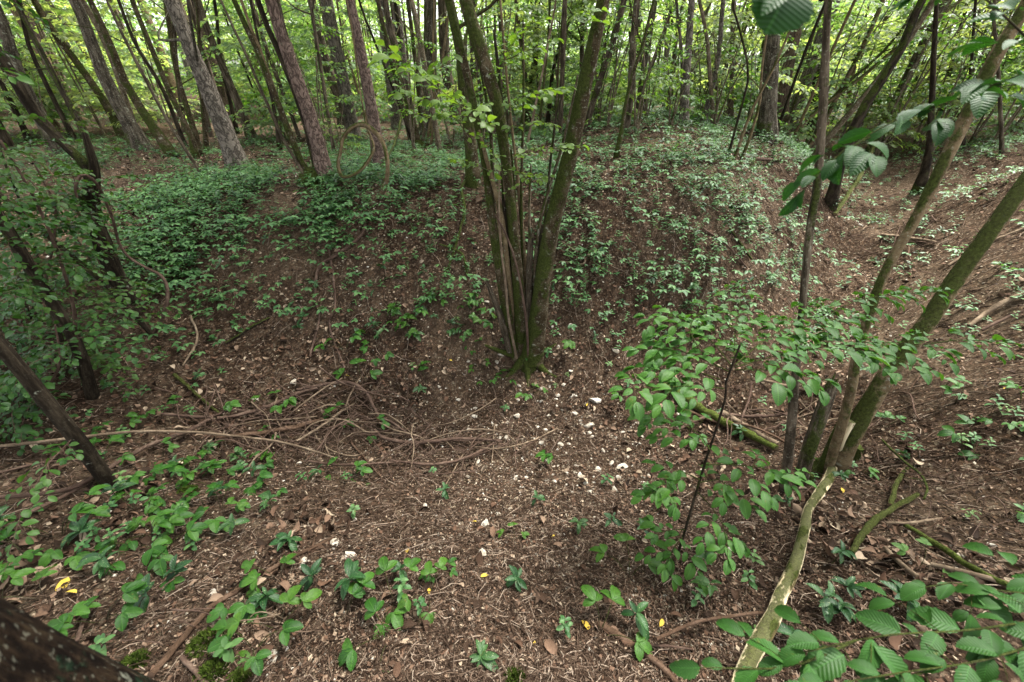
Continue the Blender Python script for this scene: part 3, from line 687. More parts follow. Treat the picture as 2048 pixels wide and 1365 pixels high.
def put_bush(pool, k, x, y, s, desc):
    pr = pool[k]; o = pr if id(pr) not in used else copy_thing(pr, (0, 0, 0)); used.add(id(pr))
    o.location = (x, y, float(H(x, y)) - .03); o.rotation_euler = (0, 0, rg.random() * 6.28); o.scale = (s, s, s)
    px, py, _ = proj((x, y, float(H(x, y)) + .8)); TODO.append((o, desc, px, py, 'tree'))
bp = []
tries = 0
while len(bp) < 185 and tries < 9000:
    tries += 1
    y = 9.5 + 26 * rg.random() ** .9; x = (rg.random() - .5) * 2 * (1.3 * y + 2)
    if y < 13 and x < -1 and rg.random() < .6: continue
    if all((x - a) ** 2 + (y - b) ** 2 > 1.2 for a, b in bp): bp.append((x, y))
for x, y in bp:
    k = int(rg.integers(0, 5)); put_bush(BP, k, x, y, .8 + .5 * rg.random(), ['tall yellow green bush', 'tall pale green bush', 'low mid green bush', 'rounded green bush', 'very tall light green bush'][k])
for px, Y, k, s in [(1890, 8.2, 1, .9), (2010, 7.8, 1, .9), (1790, 9.0, 0, 1.), (1275, 6.6, 0, .9), (1340, 7.0, 0, .8), (1215, 7.4, 1, .8), (1430, 7.6, 0, .9), (960, 7.0, 0, .8), (820, 7.2, 1, .7), (670, 6.9, 0, .6), (1290, 8.2, 1, .8), (1200, 8.2, 0, 1.), (1390, 8.4, 0, .9), (640, 7.5, 1, .8), (900, 8.0, 0, .9), (1000, 7.6, 1, .8), (1500, 8.2, 0, .8), (1700, 9.6, 1, 1.0), (1850, 9.8, 1, 1.1),
                    (1960, 9.2, 1, 1.0), (2060, 9.4, 1, 1.1), (1780, 9.0, 1, 1.3), (1120, 9.4, 1, 1.0), (1640, 9.6, 1, 1.2), (560, 9.2, 0, 1.), (1905, 9.5, 1, 1.3), (90, 8.8, 0, .8), (1330, 9.6, 0, 1.2)]:
    p = A(px, 250, Y); put_bush(NEARP, k, p[0], Y, s, ['low spreading green bush', 'slender layered green bush'][k])
for px, Y, k, s in [(40, 9.0, 0, .75), (200, 9.6, 1, .8), (340, 10.2, 3, .8), (560, 9.0, 0, .7), (705, 9.4, 1, .75), (1010, 9.2, 3, .75), (1190, 9.0, 0, .8), (1420, 9.2, 1, .8), (1570, 10.0, 3, .8), (1720, 10.0, 0, .85), (1890, 9.6, 1, .85), (2030, 9.2, 3, .85)]:
    p = A(px, 250, Y); put_bush(BP, k, p[0], Y, s, 'leafy hazel veil bush')
# the wood beyond, one mass
def far_wood():
    r = np.random.default_rng(5); n = 120000
    y = 30 + 40 * r.random(n) ** .8; x = (r.random(n) - .5) * 2 * 1.45 * y; z = -.2 + 11 * r.random(n) ** 1.1
    cl = vnoise(x * .45, y * .3 + z * .8, 77) + .5 * vnoise(x * 1.3, z * 1.7, 78); keep = cl > .56
    P = np.stack([x, y, z], 1)[keep]; n = len(P); mb = MB()
    leaves(mb, P, r.normal(0, 1, (n, 3)) * (1, 1, .35), UP + r.normal(0, .5, (n, 3)), .30 * (.6 + .8 * r.random(n)), .22, T_FAR)
    stuff(mb, 'far_wood', M['wood_leaf'], 'bright green wood far beyond the trunks')
far_wood()

# ------------------------------------------------------------------ stems around the hollow
def stem(mb, pts, w, Y=None, dY=None, foot=None, ext=0., n=14, rough=.06, seg=None, freq=6., flare=1.0, flute=0., lift=0., end=None):
    """pts from the foot upwards; dY: how far each point stands behind the foot"""
    b = np.asarray(foot, float) if foot is not None else (G(*pts[0], lift) if Y is None else A(*pts[0], Y))
    dY = dY or [0.] * len(pts)
    P = [b] + [A(x, y, b[1] + dY[k + 1]) for k, (x, y) in enumerate(pts[1:])]
    ws = np.interp(np.linspace(0, 1, len(P)), np.linspace(0, 1, len(w)), w)
    R = [max(.0022, ws[k] * .5 * proj(P[k])[2] / FOC) for k in range(len(P))]
    if ext:
        d = nrm(P[-1] - P[-2]); z0 = P[-1][2]; k = 0
        while P[-1][2] < z0 + ext and k < 12:
            d = nrm(d + UP * .15 + rng.normal(0, .03, 3)); P.append(P[-1] + d * ext / 5); R.append(R[-1] * .88); k += 1
    Q = np.concatenate([np.array(P), np.array(R)[:, None]], 1)
    tot = np.linalg.norm(np.diff(Q[:, :3], axis=0), axis=1).sum()
    Q = curve(Q, seg or int(min(110, max(8, tot / .035))))
    r = np.maximum(Q[:, 3], .002)
    if flare != 1.0:
        d = np.linalg.norm(Q[:, :3] - Q[0, :3], axis=1); r = r * (1 + (flare - 1) * np.exp(-d / .16))
    tube(mb, Q[:, :3], r, n, rough, freq, flute=flute)
    return Q[:, :3], r
def snag(mb, P, r, k=5):
    """splintered end on a broken stem"""
    T = nrm(P[-1] - P[-2])
    for _ in range(k):
        o = rng.normal(0, r[-1] * .45, 3); q = P[-1] + o
        tube(mb, curve([q - T * .03, q + T * (.02 + .05 * rng.random()) + rng.normal(0, .004, 3)], 4), np.array([.9, .8, .5, .08]) * r[-1] * .5, 5, cap=False)

def hazel_clump():
    b = G(1056, 722); root = thing('hazel_clump', b, 'hazel clump')
    def part(nm, pts, w, mat, **kw):
        mb = MB(); broken = kw.pop('broken', False); P, R = stem(mb, pts, w, **kw)
        if broken: snag(mb, P, R)
        mb.build(nm, M[mat], root); return P, R
    st = MB(); n = 22
    for dx, dy, r, h in ((.02, 0, .115, .30), (-.09, .05, .095, .34), (-.02, .09, .10, .28), (.08, .05, .07, .16), (-.15, .02, .055, .16), (.01, -.07, .07, .12)):
        p = b + (dx, dy, -.12); tube(st, curve([p, p + (0, 0, .12), p + (-dx * .25, -dy * .2, h)], 12), np.linspace(1.25, .62, 12) * r, n, .2, 7., flute=.25)
    for a, ln in ((-2.4, .34), (-.6, .26), (-1.6, .22), (3.0, .36), (.4, .24)):
        d = np.array([math.cos(a), math.sin(a), 0]); q = [b + d * .06 + UP * .05]
        for k in (.5, 1.): x = b + d * (.06 + ln * k); x[2] = float(H(x[0], x[1])) - .012 * k + .004; q.append(x)
        tube(st, curve(q, 10), np.linspace(.045, .012, 10), 10, .2, 9.)
    st.build('stool', M['hazel_moss'], root)
    yb = b[1]
    f = lambda dx, dy, dz=.05: b + (dx, dy, dz)
    S = []
    S.append(part('stem', [(1065, 722), (1076, 640), (1086, 560), (1105, 450), (1138, 318), (1160, 215), (1178, 130), (1208, -4)], [40, 36, 33, 31, 30, 29, 28, 26], 'hazel_moss', foot=f(.035, -.01, .02), ext=3.5, n=26, rough=.05, flare=1.25, flute=.1))
    S.append(part('stem', [(1042, 690), (1036, 560), (1026, 452), (1014, 342), (1000, 239), (982, 164), (956, 85), (930, -4)], [26, 23, 21, 21, 23, 26, 28, 27], 'hazel_moss', foot=f(-.05, .06, .06), ext=3.5, n=24, rough=.05, flare=1.2, flute=.1, dY=[0, .02, .05, .08, .1, .12, .14, .16]))
    S.append(part('stem', [(1020, 690), (1004, 570), (986, 456), (972, 342), (953, 239), (938, 165), (918, 85), (896, -4)], [20, 19, 17, 15, 15, 16, 16, 15], 'hazel_moss', foot=f(-.13, .04, .05), ext=3., n=18, rough=.06, flare=1.3, dY=[0, .03, .06, .1, .14, .18, .2, .22]))
    S.append(part('stem', [(1030, 690), (1018, 560), (1004, 440), (976, 330), (958, 260)], [13, 12, 10, 8, 6], 'tan', foot=f(-.085, .09, .06), n=12))
    S.append(part('stem', [(1052, 690), (1050, 560), (1041, 420), (1032, 330), (1022, 240), (1012, 140), (1000, -4)], [10, 9, 8, 6, 5, 5, 5], 'tan', foot=f(-.03, .10, .08), ext=1.2, n=10, dY=[0, .05, .1, .14, .18, .22, .26]))
    S.append(part('stem', [(1056, 690), (1068, 560), (1079, 450), (1104, 359), (1122, 300), (1140, 225), (1156, 150)], [9, 8, 7, 6, 6, 5, 4], 'hazel', foot=f(.0, .08, .06), n=10))
    S.append(part('stem', [(1060, 712), (1052, 640), (1035, 540), (1012, 470), (990, 430)], [5, 5, 4, 4, 3], 'stick', foot=f(.0, -.09, .06), n=6))
    S.append(part('stem', [(1028, 712), (1018, 640), (1010, 560), (1000, 470), (998, 330)], [6, 5, 5, 4, 3], 'stick_pale', foot=f(-.11, -.03, .05), n=6))
    for k, (x0, xt, yt, wd_, mt) in enumerate(((-.04, 1022, 300, 7, 'hazel_moss'), (.02, 1062, 330, 6, 'hazel'), (-.07, 988, 60, 9, 'dark'), (-.02, 1046, 40, 6, 'hazel_moss'), (-.1, 958, 120, 8, 'hazel_moss'), (.05, 1120, 180, 6, 'dark'))):
        S.append(part('stem', [(1056 + x0 * 220, 690), (1050 + x0 * 300 + (xt - 1050) * .3, 690 + (yt - 690) * .4), (xt - (xt - 1050) * .25, 690 + (yt - 690) * .75), (xt, yt)], [wd_ * 1.2, wd_, wd_ * .85, wd_ * .6], mt, foot=f(x0, .06 + .02 * k, .07), n=9, dY=[0, .06, .14, .2]))
    part('broken_stem', [(1070, 690), (1074, 600), (1078, 540), (1086, 468)], [18, 16, 15, 12], 'dark', foot=f(.03, .07, .06), n=14, rough=.14, broken=True)
    part('broken_stem', [(1058, 690), (1058, 600), (1059, 540), (1062, 474)], [15, 13, 12, 11], 'brown', foot=f(-.01, .06, .06), n=14, rough=.12, broken=True)
    part('broken_stem', [(1012, 655), (1000, 632), (990, 605), (976, 570)], [15, 13, 11, 8], 'brown', foot=f(-.17, .02, .10), n=12, rough=.14, broken=True)
    for P, _ in S[:3]: add_crown(root, P[-1] + (0, .3, .5), .8)
    acc, wd = Acc(), MB()
    Yc = yb
    for pts, Y0, Y1, L, sub in (
        ([(990, 268), (930, 218), (860, 165), (770, 92)], Yc, Yc - .75, .062, .22), ([(968, 232), (915, 205), (860, 205), (800, 175)], Yc + .1, Yc - .4, .05, .18),
        ([(952, 300), (905, 232), (850, 235), (826, 225)], Yc + .1, Yc - .3, .05, .14), ([(1000, 240), (1040, 195), (1090, 182), (1140, 176)], Yc + .1, Yc - .25, .05, .18),
        ([(1004, 262), (1040, 250), (1090, 245), (1110, 255)], Yc + .1, Yc - .2, .042, .14), ([(1012, 330), (1060, 300), (1110, 298), (1165, 292)], Yc + .05, Yc - .3, .045, .15),
        ([(985, 345), (940, 325), (905, 318)], Yc + .1, Yc - .2, .042, .14), ([(1015, 345), (1060, 350), (1100, 352)], Yc, Yc - .2, .04, .12),
        ([(1012, 120), (1060, 100), (1105, 80)], Yc + .2, Yc - .1, .05, .16), ([(1150, 60), (1180, 35), (1175, 20)], Yc - .1, Yc - .3, .05, .12), ([(1010, 400), (1000, 330), (968, 290)], Yc, Yc - .2, .04, .12),
        ([(960, 200), (1010, 120), (1040, 60), (1090, 40)], Yc + .25, Yc + .1, .05, .2), ([(905, 90), (880, 130), (850, 150)], Yc + .2, Yc, .05, .16)):
        ys = np.linspace(Y0, Y1, len(pts)); spray(acc, wd, [A(x, y, Y) for (x, y), Y in zip(pts, ys)], .0035, L, L * .62, sub, .085, 5, tilt=.4)
    mb = MB(); acc.flush(mb, T_MID, .66); mb.join(wd); mb.wood = M['hazel']; mb.build('foliage', M['under'], root)
    root['label'] = 'mossy hazel clump of many stems rising from one stool in the middle of the bank'
    LM.append(('the hazel clump', 1050, 600))
hazel_clump()

def near(px, py, f):                     # a little above the ground along a sight line
    return (G(px, py) - (0, 0, EYE)) * f + (0, 0, EYE)
def slope_clump():
    b = G(1662, 935); root = thing('hornbeam_clump', b, 'hornbeam clump')
    def part(nm, pts, w, mat, **kw):
        mb = MB(); br = kw.pop('broken', False); P, R = stem(mb, pts, w, **kw)
        if br: snag(mb, P, R)
        mb.build(nm, M[mat], root); return P, R
    f = lambda px, py, dz=.0: G(px, py) + (0, 0, dz)
    A1 = part('stem', [(1676, 925), (1690, 894), (1741, 805), (1792, 725), (1852, 648), (1909, 563), (1982, 462), (2052, 365), (2110, 285)], [40, 35, 31, 30, 29, 29, 28, 28, 27], 'tan', foot=f(1672, 940), dY=[0, .02, .1, .16, .22, .3, .38, .46, .54], ext=3., n=26, rough=.05, flare=1.1, flute=.08)
    A2 = part('stem', [(1648, 940), (1683, 853), (1703, 775), (1712, 720), (1741, 621), (1775, 535), (1823, 452), (1854, 393), (1902, 297), (1946, 205), (1997, 102), (2052, 10)], [19, 17, 17, 16, 16, 17, 18, 20, 22, 24, 24, 22], 'tan', foot=f(1650, 950), dY=[0, .05, .1, .14, .22, .3, .36, .4, .46, .52, .58, .64], ext=2., n=22, rough=.07)
    A3 = part('stem', [(1568, 972), (1580, 877), (1594, 723), (1606, 600), (1621, 450), (1633, 380), (1645, 239), (1650, 140), (1652, 102), (1658, -4)], [18, 16, 14, 13, 14, 14, 14, 15, 13, 13], 'brown', foot=f(1566, 985), dY=[0, .04, .1, .16, .24, .28, .34, .38, .4, .42], ext=2.5, n=20, rough=.13)
    mb = MB(); Pk = A3[0]; i = int(len(Pk) * .62); tube(mb, curve([Pk[i], Pk[i] + (-.07, -.02, .02), Pk[i] + (-.12, -.03, .03)], 6), np.linspace(.016, .009, 6), 8, .2); mb.build('limb', M['brown'], root)
    part('stem', [(1600, 960), (1615, 908), (1637, 845), (1659, 785), (1668, 765)], [24, 24, 24, 22, 18], 'brown', foot=f(1598, 972), dY=[0, .04, .1, .16, .18], n=16, rough=.1, broken=True)
    part('stem', [(1640, 945), (1665, 880), (1690, 830), (1706, 780)], [18, 14, 13, 12], 'hazel_moss', foot=f(1640, 950), dY=[0, .05, .12, .2], n=12, rough=.1)
    P, R = A1; mb = MB()
    dk = MB(); Pk = A2[0]; j = int(len(Pk) * .80); q = Pk[j:j + 22] + np.array([.016, .0, -.012]); tube(dk, q, np.linspace(.026, .023, len(q)) * np.sin(np.linspace(.35, 2.8, len(q))), 9, .3, 12.); dk.build('torn_bark', M['dark'], root)
    pk = [((1700, 842), 17, None), ((1682, 880), 15, None), ((1668, 925), 15, .955), ((1660, 955), 17, .965), ((1636, 990), 17, .955), ((1615, 1022), 17, .95), ((1606, 1060), 19, .95), ((1597, 1110), 21, .945), ((1582, 1150), 22, .94), ((1556, 1200), 24, .93),
          ((1545, 1235), 26, .925), ((1520, 1280), 29, .915), ((1492, 1330), 31, .90), ((1470, 1380), 32, .89), ((1450, 1440), 32, .88)]
    pp = [A(*q, A1[0][9][1] - .05 - .03 * k) if f is None else near(*q, f) for k, (q, w, f) in enumerate(pk)]
    rr_ = np.array([w * .5 * proj(p)[2] / FOC for p, (q, w, f) in zip(pp, pk)])
    Q = curve(np.concatenate([np.array(pp), rr_[:, None]], 1), 90); mb = MB(); tube(mb, Q[:, :3], Q[:, 3], 18, .16, 9.); mb.build('peeled_stem', M['bare'], root)
    s = MB()
    for px, py, r, h in ((1660, 940, .075, .16), (1640, 950, .05, .1), (1690, 925, .06, .12), (1605, 968, .045, .07)):
        p = G(px, py) - (0, 0, .08); tube(s, curve([p, p + (.01, .01, .08), p + (.03, .02, .08 + h)], 9), np.linspace(1.3, .6, 9) * r, 16, .2, 8., flute=.2)
    s.build('stool', M['hazel_moss'], root)
    for P, _ in (A1, A2): add_crown(root, P[-1], 1.0)
    root['label'] = 'leaning brown stems sharing one foot, with a peeled pale stem dropping downhill'
    LM.append(('the leaning stems with peeled wood', 1660, 860))
slope_clump()

def near_trunk():
    c = np.array([-.515, .03, 0]); root = thing('woodland_tree', (c[0], c[1], float(H(c[0], c[1]))), 'tree')
    z = np.linspace(-.15, 9, 150); z = np.concatenate([np.linspace(-.15, 1.8, 110), np.linspace(1.85, 9, 40)])
    P = np.stack([c[0] - .14 * z, c[1] + 0 * z, z], 1); mb = MB()
    tube(mb, P, .205 * (1 + .45 * np.exp(-np.maximum(z, 0) / .22) - .03 * z), 64, .07, 7., flute=.12)
    mb.build('trunk', bark_mat('rough_mossy_bark', (.005, .003, .002), (.016, .010, .006), (.042, .030, .016), .55, mosscol=(.014, .030, .016), lichen=.2, style='fissured', bump=1.0, freq=2.6), root)
    add_crown(root, P[-1], 3.0); add_crown(root, P[-1] + (.8, .4, -2.2), 2.4); add_crown(root, P[-1] + (-.9, 1.2, -2.6), 2.4)  # unseen overhead; enlarged, with extra crowns added, to shade the hollow
    root['label'] = 'thick rough mossy trunk beside the viewer, dark, filling the bottom corner'
    LM.append(('the thick mossy trunk', 120, 1300))
near_trunk()

def dark_snag():
    b = G(276, 625); root = thing('dead_tree', b, 'dead tree')
    mb = MB(); stem(mb, [(276, 625), (246, 578), (219, 518), (196, 462), (184, 425), (181, 385), (188, 345), (181, 308), (168, 264)], [24, 26, 27, 27, 27, 26, 19, 15, 9], n=18, rough=.14, freq=8., flare=1.3)
    mb.build('trunk', M['dark'], root)
    mb = MB(); stem(mb, [(183, 372), (170, 330), (137, 297), (103, 262), (68, 222), (30, 160), (-10, 100), (-60, 30)], [17, 17, 16, 17, 19, 20, 20, 19], Y=b[1], n=14, rough=.12, ext=1.5); mb.build('limb', M['dark'], root)
    mb = MB(); stem(mb, [(188, 440), (160, 400), (150, 375), (160, 352)], [11, 10, 9, 5], Y=b[1] - .03, n=8, rough=.12); mb.build('limb', M['brown'], root)
    root['label'] = 'black dead forked snag with a broken splintered top on the bank'; LM.append(('the black forked snag', 200, 440))
dark_snag()
def arched_bramble():
    b = G(309, 672); root = thing('arching_stem', b, 'stem'); mb = MB()
    stem(mb, [(309, 672), (330, 620), (335, 580), (322, 552), (290, 535), (258, 515), (238, 486), (226, 440), (212, 405), (192, 366), (165, 350), (150, 372), (154, 395)], [6, 7, 6, 6, 5, 5, 5, 5, 5, 6, 6, 5, 4], dY=[0, 0, .05, .08, .1, .1, .1, .05, 0, -.1, -.15, -.2, -.2], n=8)
    mb.build('stem', M['stick'], root)
    root['label'] = 'brown stem arching over beside the black snag and back to the soil'
arched_bramble()
def vine_loop():
    b = G(762, 390); root = thing('vine_loop', b, 'vine'); mb = MB()
    stem(mb, [(762, 390), (773, 360), (775, 325), (768, 292), (754, 268), (728, 250), (706, 255), (686, 276), (681, 302), (676, 332), (686, 354), (712, 347), (732, 328), (747, 300), (744, 280), (733, 252), (720, 180), (704, 60), (690, -20)],
         [8, 9, 9, 8, 9, 9, 8, 7, 6, 7, 6, 6, 6, 5, 5, 4, 3, 3, 2], dY=[0, 0, 0, .05, .08, .1, .1, .1, .06, .03, 0, .05, .1, .16, .2, .25, .3, .3, .3], n=12, rough=.22, freq=14.)
    mb.build('stem', M['tan'], root)
    root['label'] = 'thick woody vine coiled in an upright loop on the rim of the hollow'; LM.append(('the coiled vine', 725, 330))
vine_loop()

# stems at the shaded side of the hollow, with small leaves
def shrub(desc, stems, sprays, L=.036, mat='shrub', sub=.16):
    b = G(*stems[0][0][0]); root = thing('leafy_shrub', b, 'shrub', 'leafy shrubs on the shaded side')
    acc, wd = Acc(), MB(); lines = []
    for pts, w, mt in stems:
        mb = MB(); P, R = stem(mb, pts, w, n=12, rough=.08, ext=1.2 if pts[-1][1] < 0 or pts[-1][0] < 0 else 0, Y=None if pts is stems[0][0] else b[1], foot=None); mb.build('stem', M[mt], root); lines.append(P)
    for _ in range(int(sprays * 1.7)):
        P = lines[int(rng.integers(0, len(lines)))]; i = int(rng.integers(1, len(P) - 1)); a = rng.random() * 6.28; ln = .25 + .4 * rng.random()
        d = np.array([math.cos(a), math.sin(a), .15 * rng.normal()]); p = P[i]
        if p[2] > 3: continue
        spray(acc, wd, [p, p + d * ln * .5 + UP * .05, p + d * ln - UP * .05], .0022, L, L * .75, sub, .08, 4, tilt=.4)
    if acc.P:
        mb = MB(); acc.flush(mb, T_MID, .62); mb.join(wd); mb.wood = M['stick']; mb.build('foliage', M[mat], root)
    TODO.append((root, desc, stems[0][0][0][0], stems[0][0][0][1], 'ground'))
    return root
shrub('dark leafy shrub stem', [([(187, 795), (154, 690), (120, 630), (85, 575), (20, 467), (-40, 370), (-100, 260)], [22, 21, 20, 20, 19, 18], 'dark')], 24)
shrub('slim shrub stem', [([(306, 672), (267, 628), (219, 576), (150, 518), (68, 450), (0, 390), (-60, 340)], [10, 10, 9, 9, 8], 'dark')], 10, .03)
shrub('bare shrub stem', [([(222, 972), (185, 920), (150, 872), (90, 800), (50, 752), (0, 692), (-50, 640), (-110, 560)], [26, 26, 25, 24, 24], 'dark')], 3, .04)
shrub('twiggy shrub', [([(140, 745), (110, 640), (60, 540), (0, 440), (-60, 350)], [9, 8, 6, 5], 'dark'), ([(135, 745), (150, 640), (120, 520), (70, 400), (0, 280)], [7, 6, 5, 5], 'stick')], 26)
shrub('leafy twig bush', [([(60, 640), (40, 560), (20, 480), (-10, 380), (-30, 290)], [8, 7, 6, 5], 'brown'), ([(70, 640), (100, 520), (110, 420), (70, 330)], [6, 5, 4, 3], 'stick'), ([(60, 640), (80, 560), (60, 460), (0, 300)], [6, 5, 4, 4], 'dark')], 34, .034)
shrub('pale twig shrub', [([(215, 600), (205, 540), (180, 470), (140, 400), (90, 335), (40, 290)], [8, 7, 6, 5], 'tan'), ([(220, 600), (180, 520), (120, 430), (60, 360)], [4, 4, 3, 3], 'stick_pale')], 14, .03)
shrub('low leafy shrub', [([(60, 830), (40, 760), (10, 700), (-30, 620)], [8, 7, 6, 5], 'dark'), ([(66, 830), (100, 770), (120, 720), (110, 650)], [6, 5, 4, 3], 'stick')], 24, .04)

# ------------------------------------------------------------------ the ribbed leaved seedling trees and branches close by
def ribbed(name, cat, label, stemdef, layers, L, tm=T_NEAR, mat='hornbeam', wood='dark', sub=.16, gap=.7, subgap=.085, r=.003, extra=None, tilt=.3):
    b = np.asarray(stemdef[0], float); root = thing(name, b, cat, None, label)
    mb = MB(); q = curve(stemdef, 26); tube(mb, q, np.linspace(r * 2.0, r, 26), 10, .06); mb.build('stem', M[wood], root)
    acc, wd = Acc(), MB()
    for path in layers: spray(acc, wd, path, r * .8, L, L * gap, sub, subgap, 6, droop=.1, tilt=tilt, jit=.18)
    m2 = MB(); acc.flush(m2, tm, .56)
    if extra is not None: extra(m2)
    m2.join(wd); m2.wood = M[wood]
    m2.build('foliage', M[mat], root)
    return root
def zl(pts, z): return [ZP(x, y, z if np.isscalar(z) else z[k]) for k, (x, y) in enumerate(pts)]
bs = G(1352, 1118); top = A(1450, 770, bs[1] + .06)
def sp(px, py, dy=0.): return A(px, py, bs[1] + dy)
zt = top[2] - EYE
ribbed('hornbeam_seedling', 'seedling tree', 'young hornbeam seedling with ribbed bright leaves in wide flat layers above the hollow floor',
    [bs, sp(1366, 1075), sp(1388, 1000, .02), sp(1412, 920, .03), sp(1435, 850, .05), sp(1452, 790, .06), top, sp(1480, 690, .08)],
    [zl([(1448, 778), (1400, 772), (1330, 775), (1245, 780)], zt - .02), zl([(1460, 745), (1410, 720), (1350, 700), (1270, 700)], zt),
     zl([(1465, 735), (1420, 680), (1360, 640), (1290, 632)], zt + .02), zl([(1470, 720), (1470, 660), (1480, 610), (1478, 570)], zt + .03),
     zl([(1470, 730), (1530, 680), (1600, 640), (1640, 600)], zt + .03), zl([(1470, 735), (1540, 715), (1620, 700), (1700, 690)], zt + .01),
     zl([(1600, 702), (1690, 688), (1780, 685), (1840, 690), (1900, 700)], zt), zl([(1640, 640), (1720, 600), (1800, 590), (1890, 580)], zt + .03),
     zl([(1470, 740), (1540, 740), (1610, 745), (1660, 765)], zt - .01), zl([(1640, 690), (1730, 700), (1800, 720), (1840, 745)], zt - .01), zl([(1440, 760), (1400, 745), (1355, 735), (1300, 745)], zt - .01),
     zl([(1850, 690), (1920, 680), (1990, 684), (2050, 690)], zt + .01), zl([(1560, 690), (1600, 660), (1660, 640), (1740, 640)], zt + .02), zl([(1400, 700), (1380, 660), (1400, 625), (1440, 615)], zt + .03),
     zl([(1420, 900), (1390, 860), (1340, 840), (1280, 835)], zt - .22), 
     zl([(1400, 960), (1360, 940), (1330, 960), (1318, 990)], zt - .4), zl([(1400, 965), (1440, 960), (1480, 990), (1510, 1020)], zt - .42), zl([(1395, 985), (1420, 1010), (1450, 1060), (1455, 1120)], zt - .5), zl([(1410, 930), (1470, 930), (1540, 940), (1610, 965)], zt - .36),
     zl([(1370, 1060), (1340, 1060), (1310, 1070)], zt - .75), zl([(1365, 1075), (1345, 1100), (1330, 1140)], zt - .8)], .047, gap=.52, sub=.145, subgap=.066, tilt=.17)
LM.append(('the hornbeam seedling', 1430, 950))
z0 = -.84
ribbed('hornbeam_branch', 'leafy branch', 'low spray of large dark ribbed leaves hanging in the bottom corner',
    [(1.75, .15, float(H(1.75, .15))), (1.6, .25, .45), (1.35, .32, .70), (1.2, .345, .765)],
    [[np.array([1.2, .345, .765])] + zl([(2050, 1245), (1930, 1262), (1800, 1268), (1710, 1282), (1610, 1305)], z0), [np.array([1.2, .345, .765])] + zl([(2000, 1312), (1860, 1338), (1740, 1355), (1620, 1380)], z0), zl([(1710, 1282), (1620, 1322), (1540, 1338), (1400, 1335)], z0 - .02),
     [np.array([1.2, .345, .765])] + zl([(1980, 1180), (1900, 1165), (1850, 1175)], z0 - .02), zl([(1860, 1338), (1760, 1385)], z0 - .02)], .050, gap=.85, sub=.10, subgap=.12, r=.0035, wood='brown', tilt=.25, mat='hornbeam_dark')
def big_leaf(mb):
    p = A(1575, -30, .50); q = A(1545, 55, .48)
    leaves(mb, [p], [q - p], [np.array([.1, -.7, .6])], np.linalg.norm(q - p) * 1.0, .062, T_NEAR)
Y0 = .80
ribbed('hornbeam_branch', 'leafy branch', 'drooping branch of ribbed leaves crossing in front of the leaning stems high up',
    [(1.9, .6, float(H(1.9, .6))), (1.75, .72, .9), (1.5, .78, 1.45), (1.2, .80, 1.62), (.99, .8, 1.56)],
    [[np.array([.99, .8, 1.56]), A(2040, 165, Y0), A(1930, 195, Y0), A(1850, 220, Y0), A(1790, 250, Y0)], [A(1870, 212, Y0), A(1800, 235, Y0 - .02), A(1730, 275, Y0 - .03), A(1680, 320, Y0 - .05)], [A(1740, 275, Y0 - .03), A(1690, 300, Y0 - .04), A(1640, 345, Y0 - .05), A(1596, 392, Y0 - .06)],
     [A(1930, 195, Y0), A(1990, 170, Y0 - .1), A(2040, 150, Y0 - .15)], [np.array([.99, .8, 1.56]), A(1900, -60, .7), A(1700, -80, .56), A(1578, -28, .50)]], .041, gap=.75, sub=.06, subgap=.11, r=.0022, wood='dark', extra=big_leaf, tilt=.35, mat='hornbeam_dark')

# ------------------------------------------------------------------ fallen wood
def ground_stick(pts, w, mat, desc, lift=.0, name='fallen_stick', cat='stick', n=10, rough=.2, group='sticks lying in the hollow', broken=True, branches=0, fr=None):
    P = [G(x, y) for x, y in pts]
    Rr = [max(.0016, wk * .42 * proj(p)[2] / FOC) for wk, p in zip(np.interp(np.linspace(0, 1, len(P)), np.linspace(0, 1, len(w)), w), P)]
    lf = lift if not np.isscalar(lift) else [lift] * len(P)
    P = [p + (0, 0, r * .8 + l) for p, r, l in zip(P, Rr, lf)]
    if fr is not None: P = [(p - (0, 0, EYE)) * f + (0, 0, EYE) for p, f in zip(P, fr)]; 
    Q = curve(np.concatenate([np.array(P), np.array(Rr)[:, None]], 1), max(8, int(np.linalg.norm(np.diff(np.array(P), axis=0), axis=1).sum() / .03)))
    mb = MB(); tube(mb, Q[:, :3] + rng.normal(0, 1, (len(Q), 3)) * Q[:, 3:4] * .14, np.maximum(Q[:, 3] * (1 + .18 * (rng.random(len(Q)) > .88)), .0015), n, rough, 12.)
    for _ in range(branches):
        i = int(rng.integers(2, len(Q) - 2)); T = nrm(Q[i + 1, :3] - Q[i - 1, :3]); d = nrm(np.cross(UP, T) * (1 if rng.random() < .5 else -1) + T * .8 + UP * .3)
        ln = .08 + .16 * rng.random(); tube(mb, curve([Q[i, :3], Q[i, :3] + d * ln * .5, Q[i, :3] + d * ln - UP * ln * .15], 6), np.linspace(Q[i, 3] * .5, Q[i, 3] * .2, 6), 5, cap=False)
    loc = Q[len(Q) // 2, :3]
    o = single(mb, name, M[mat], cat, loc, group)
    px, py, _ = proj(loc); TODO.append((o, desc, px, py, 'ground'))
    return o
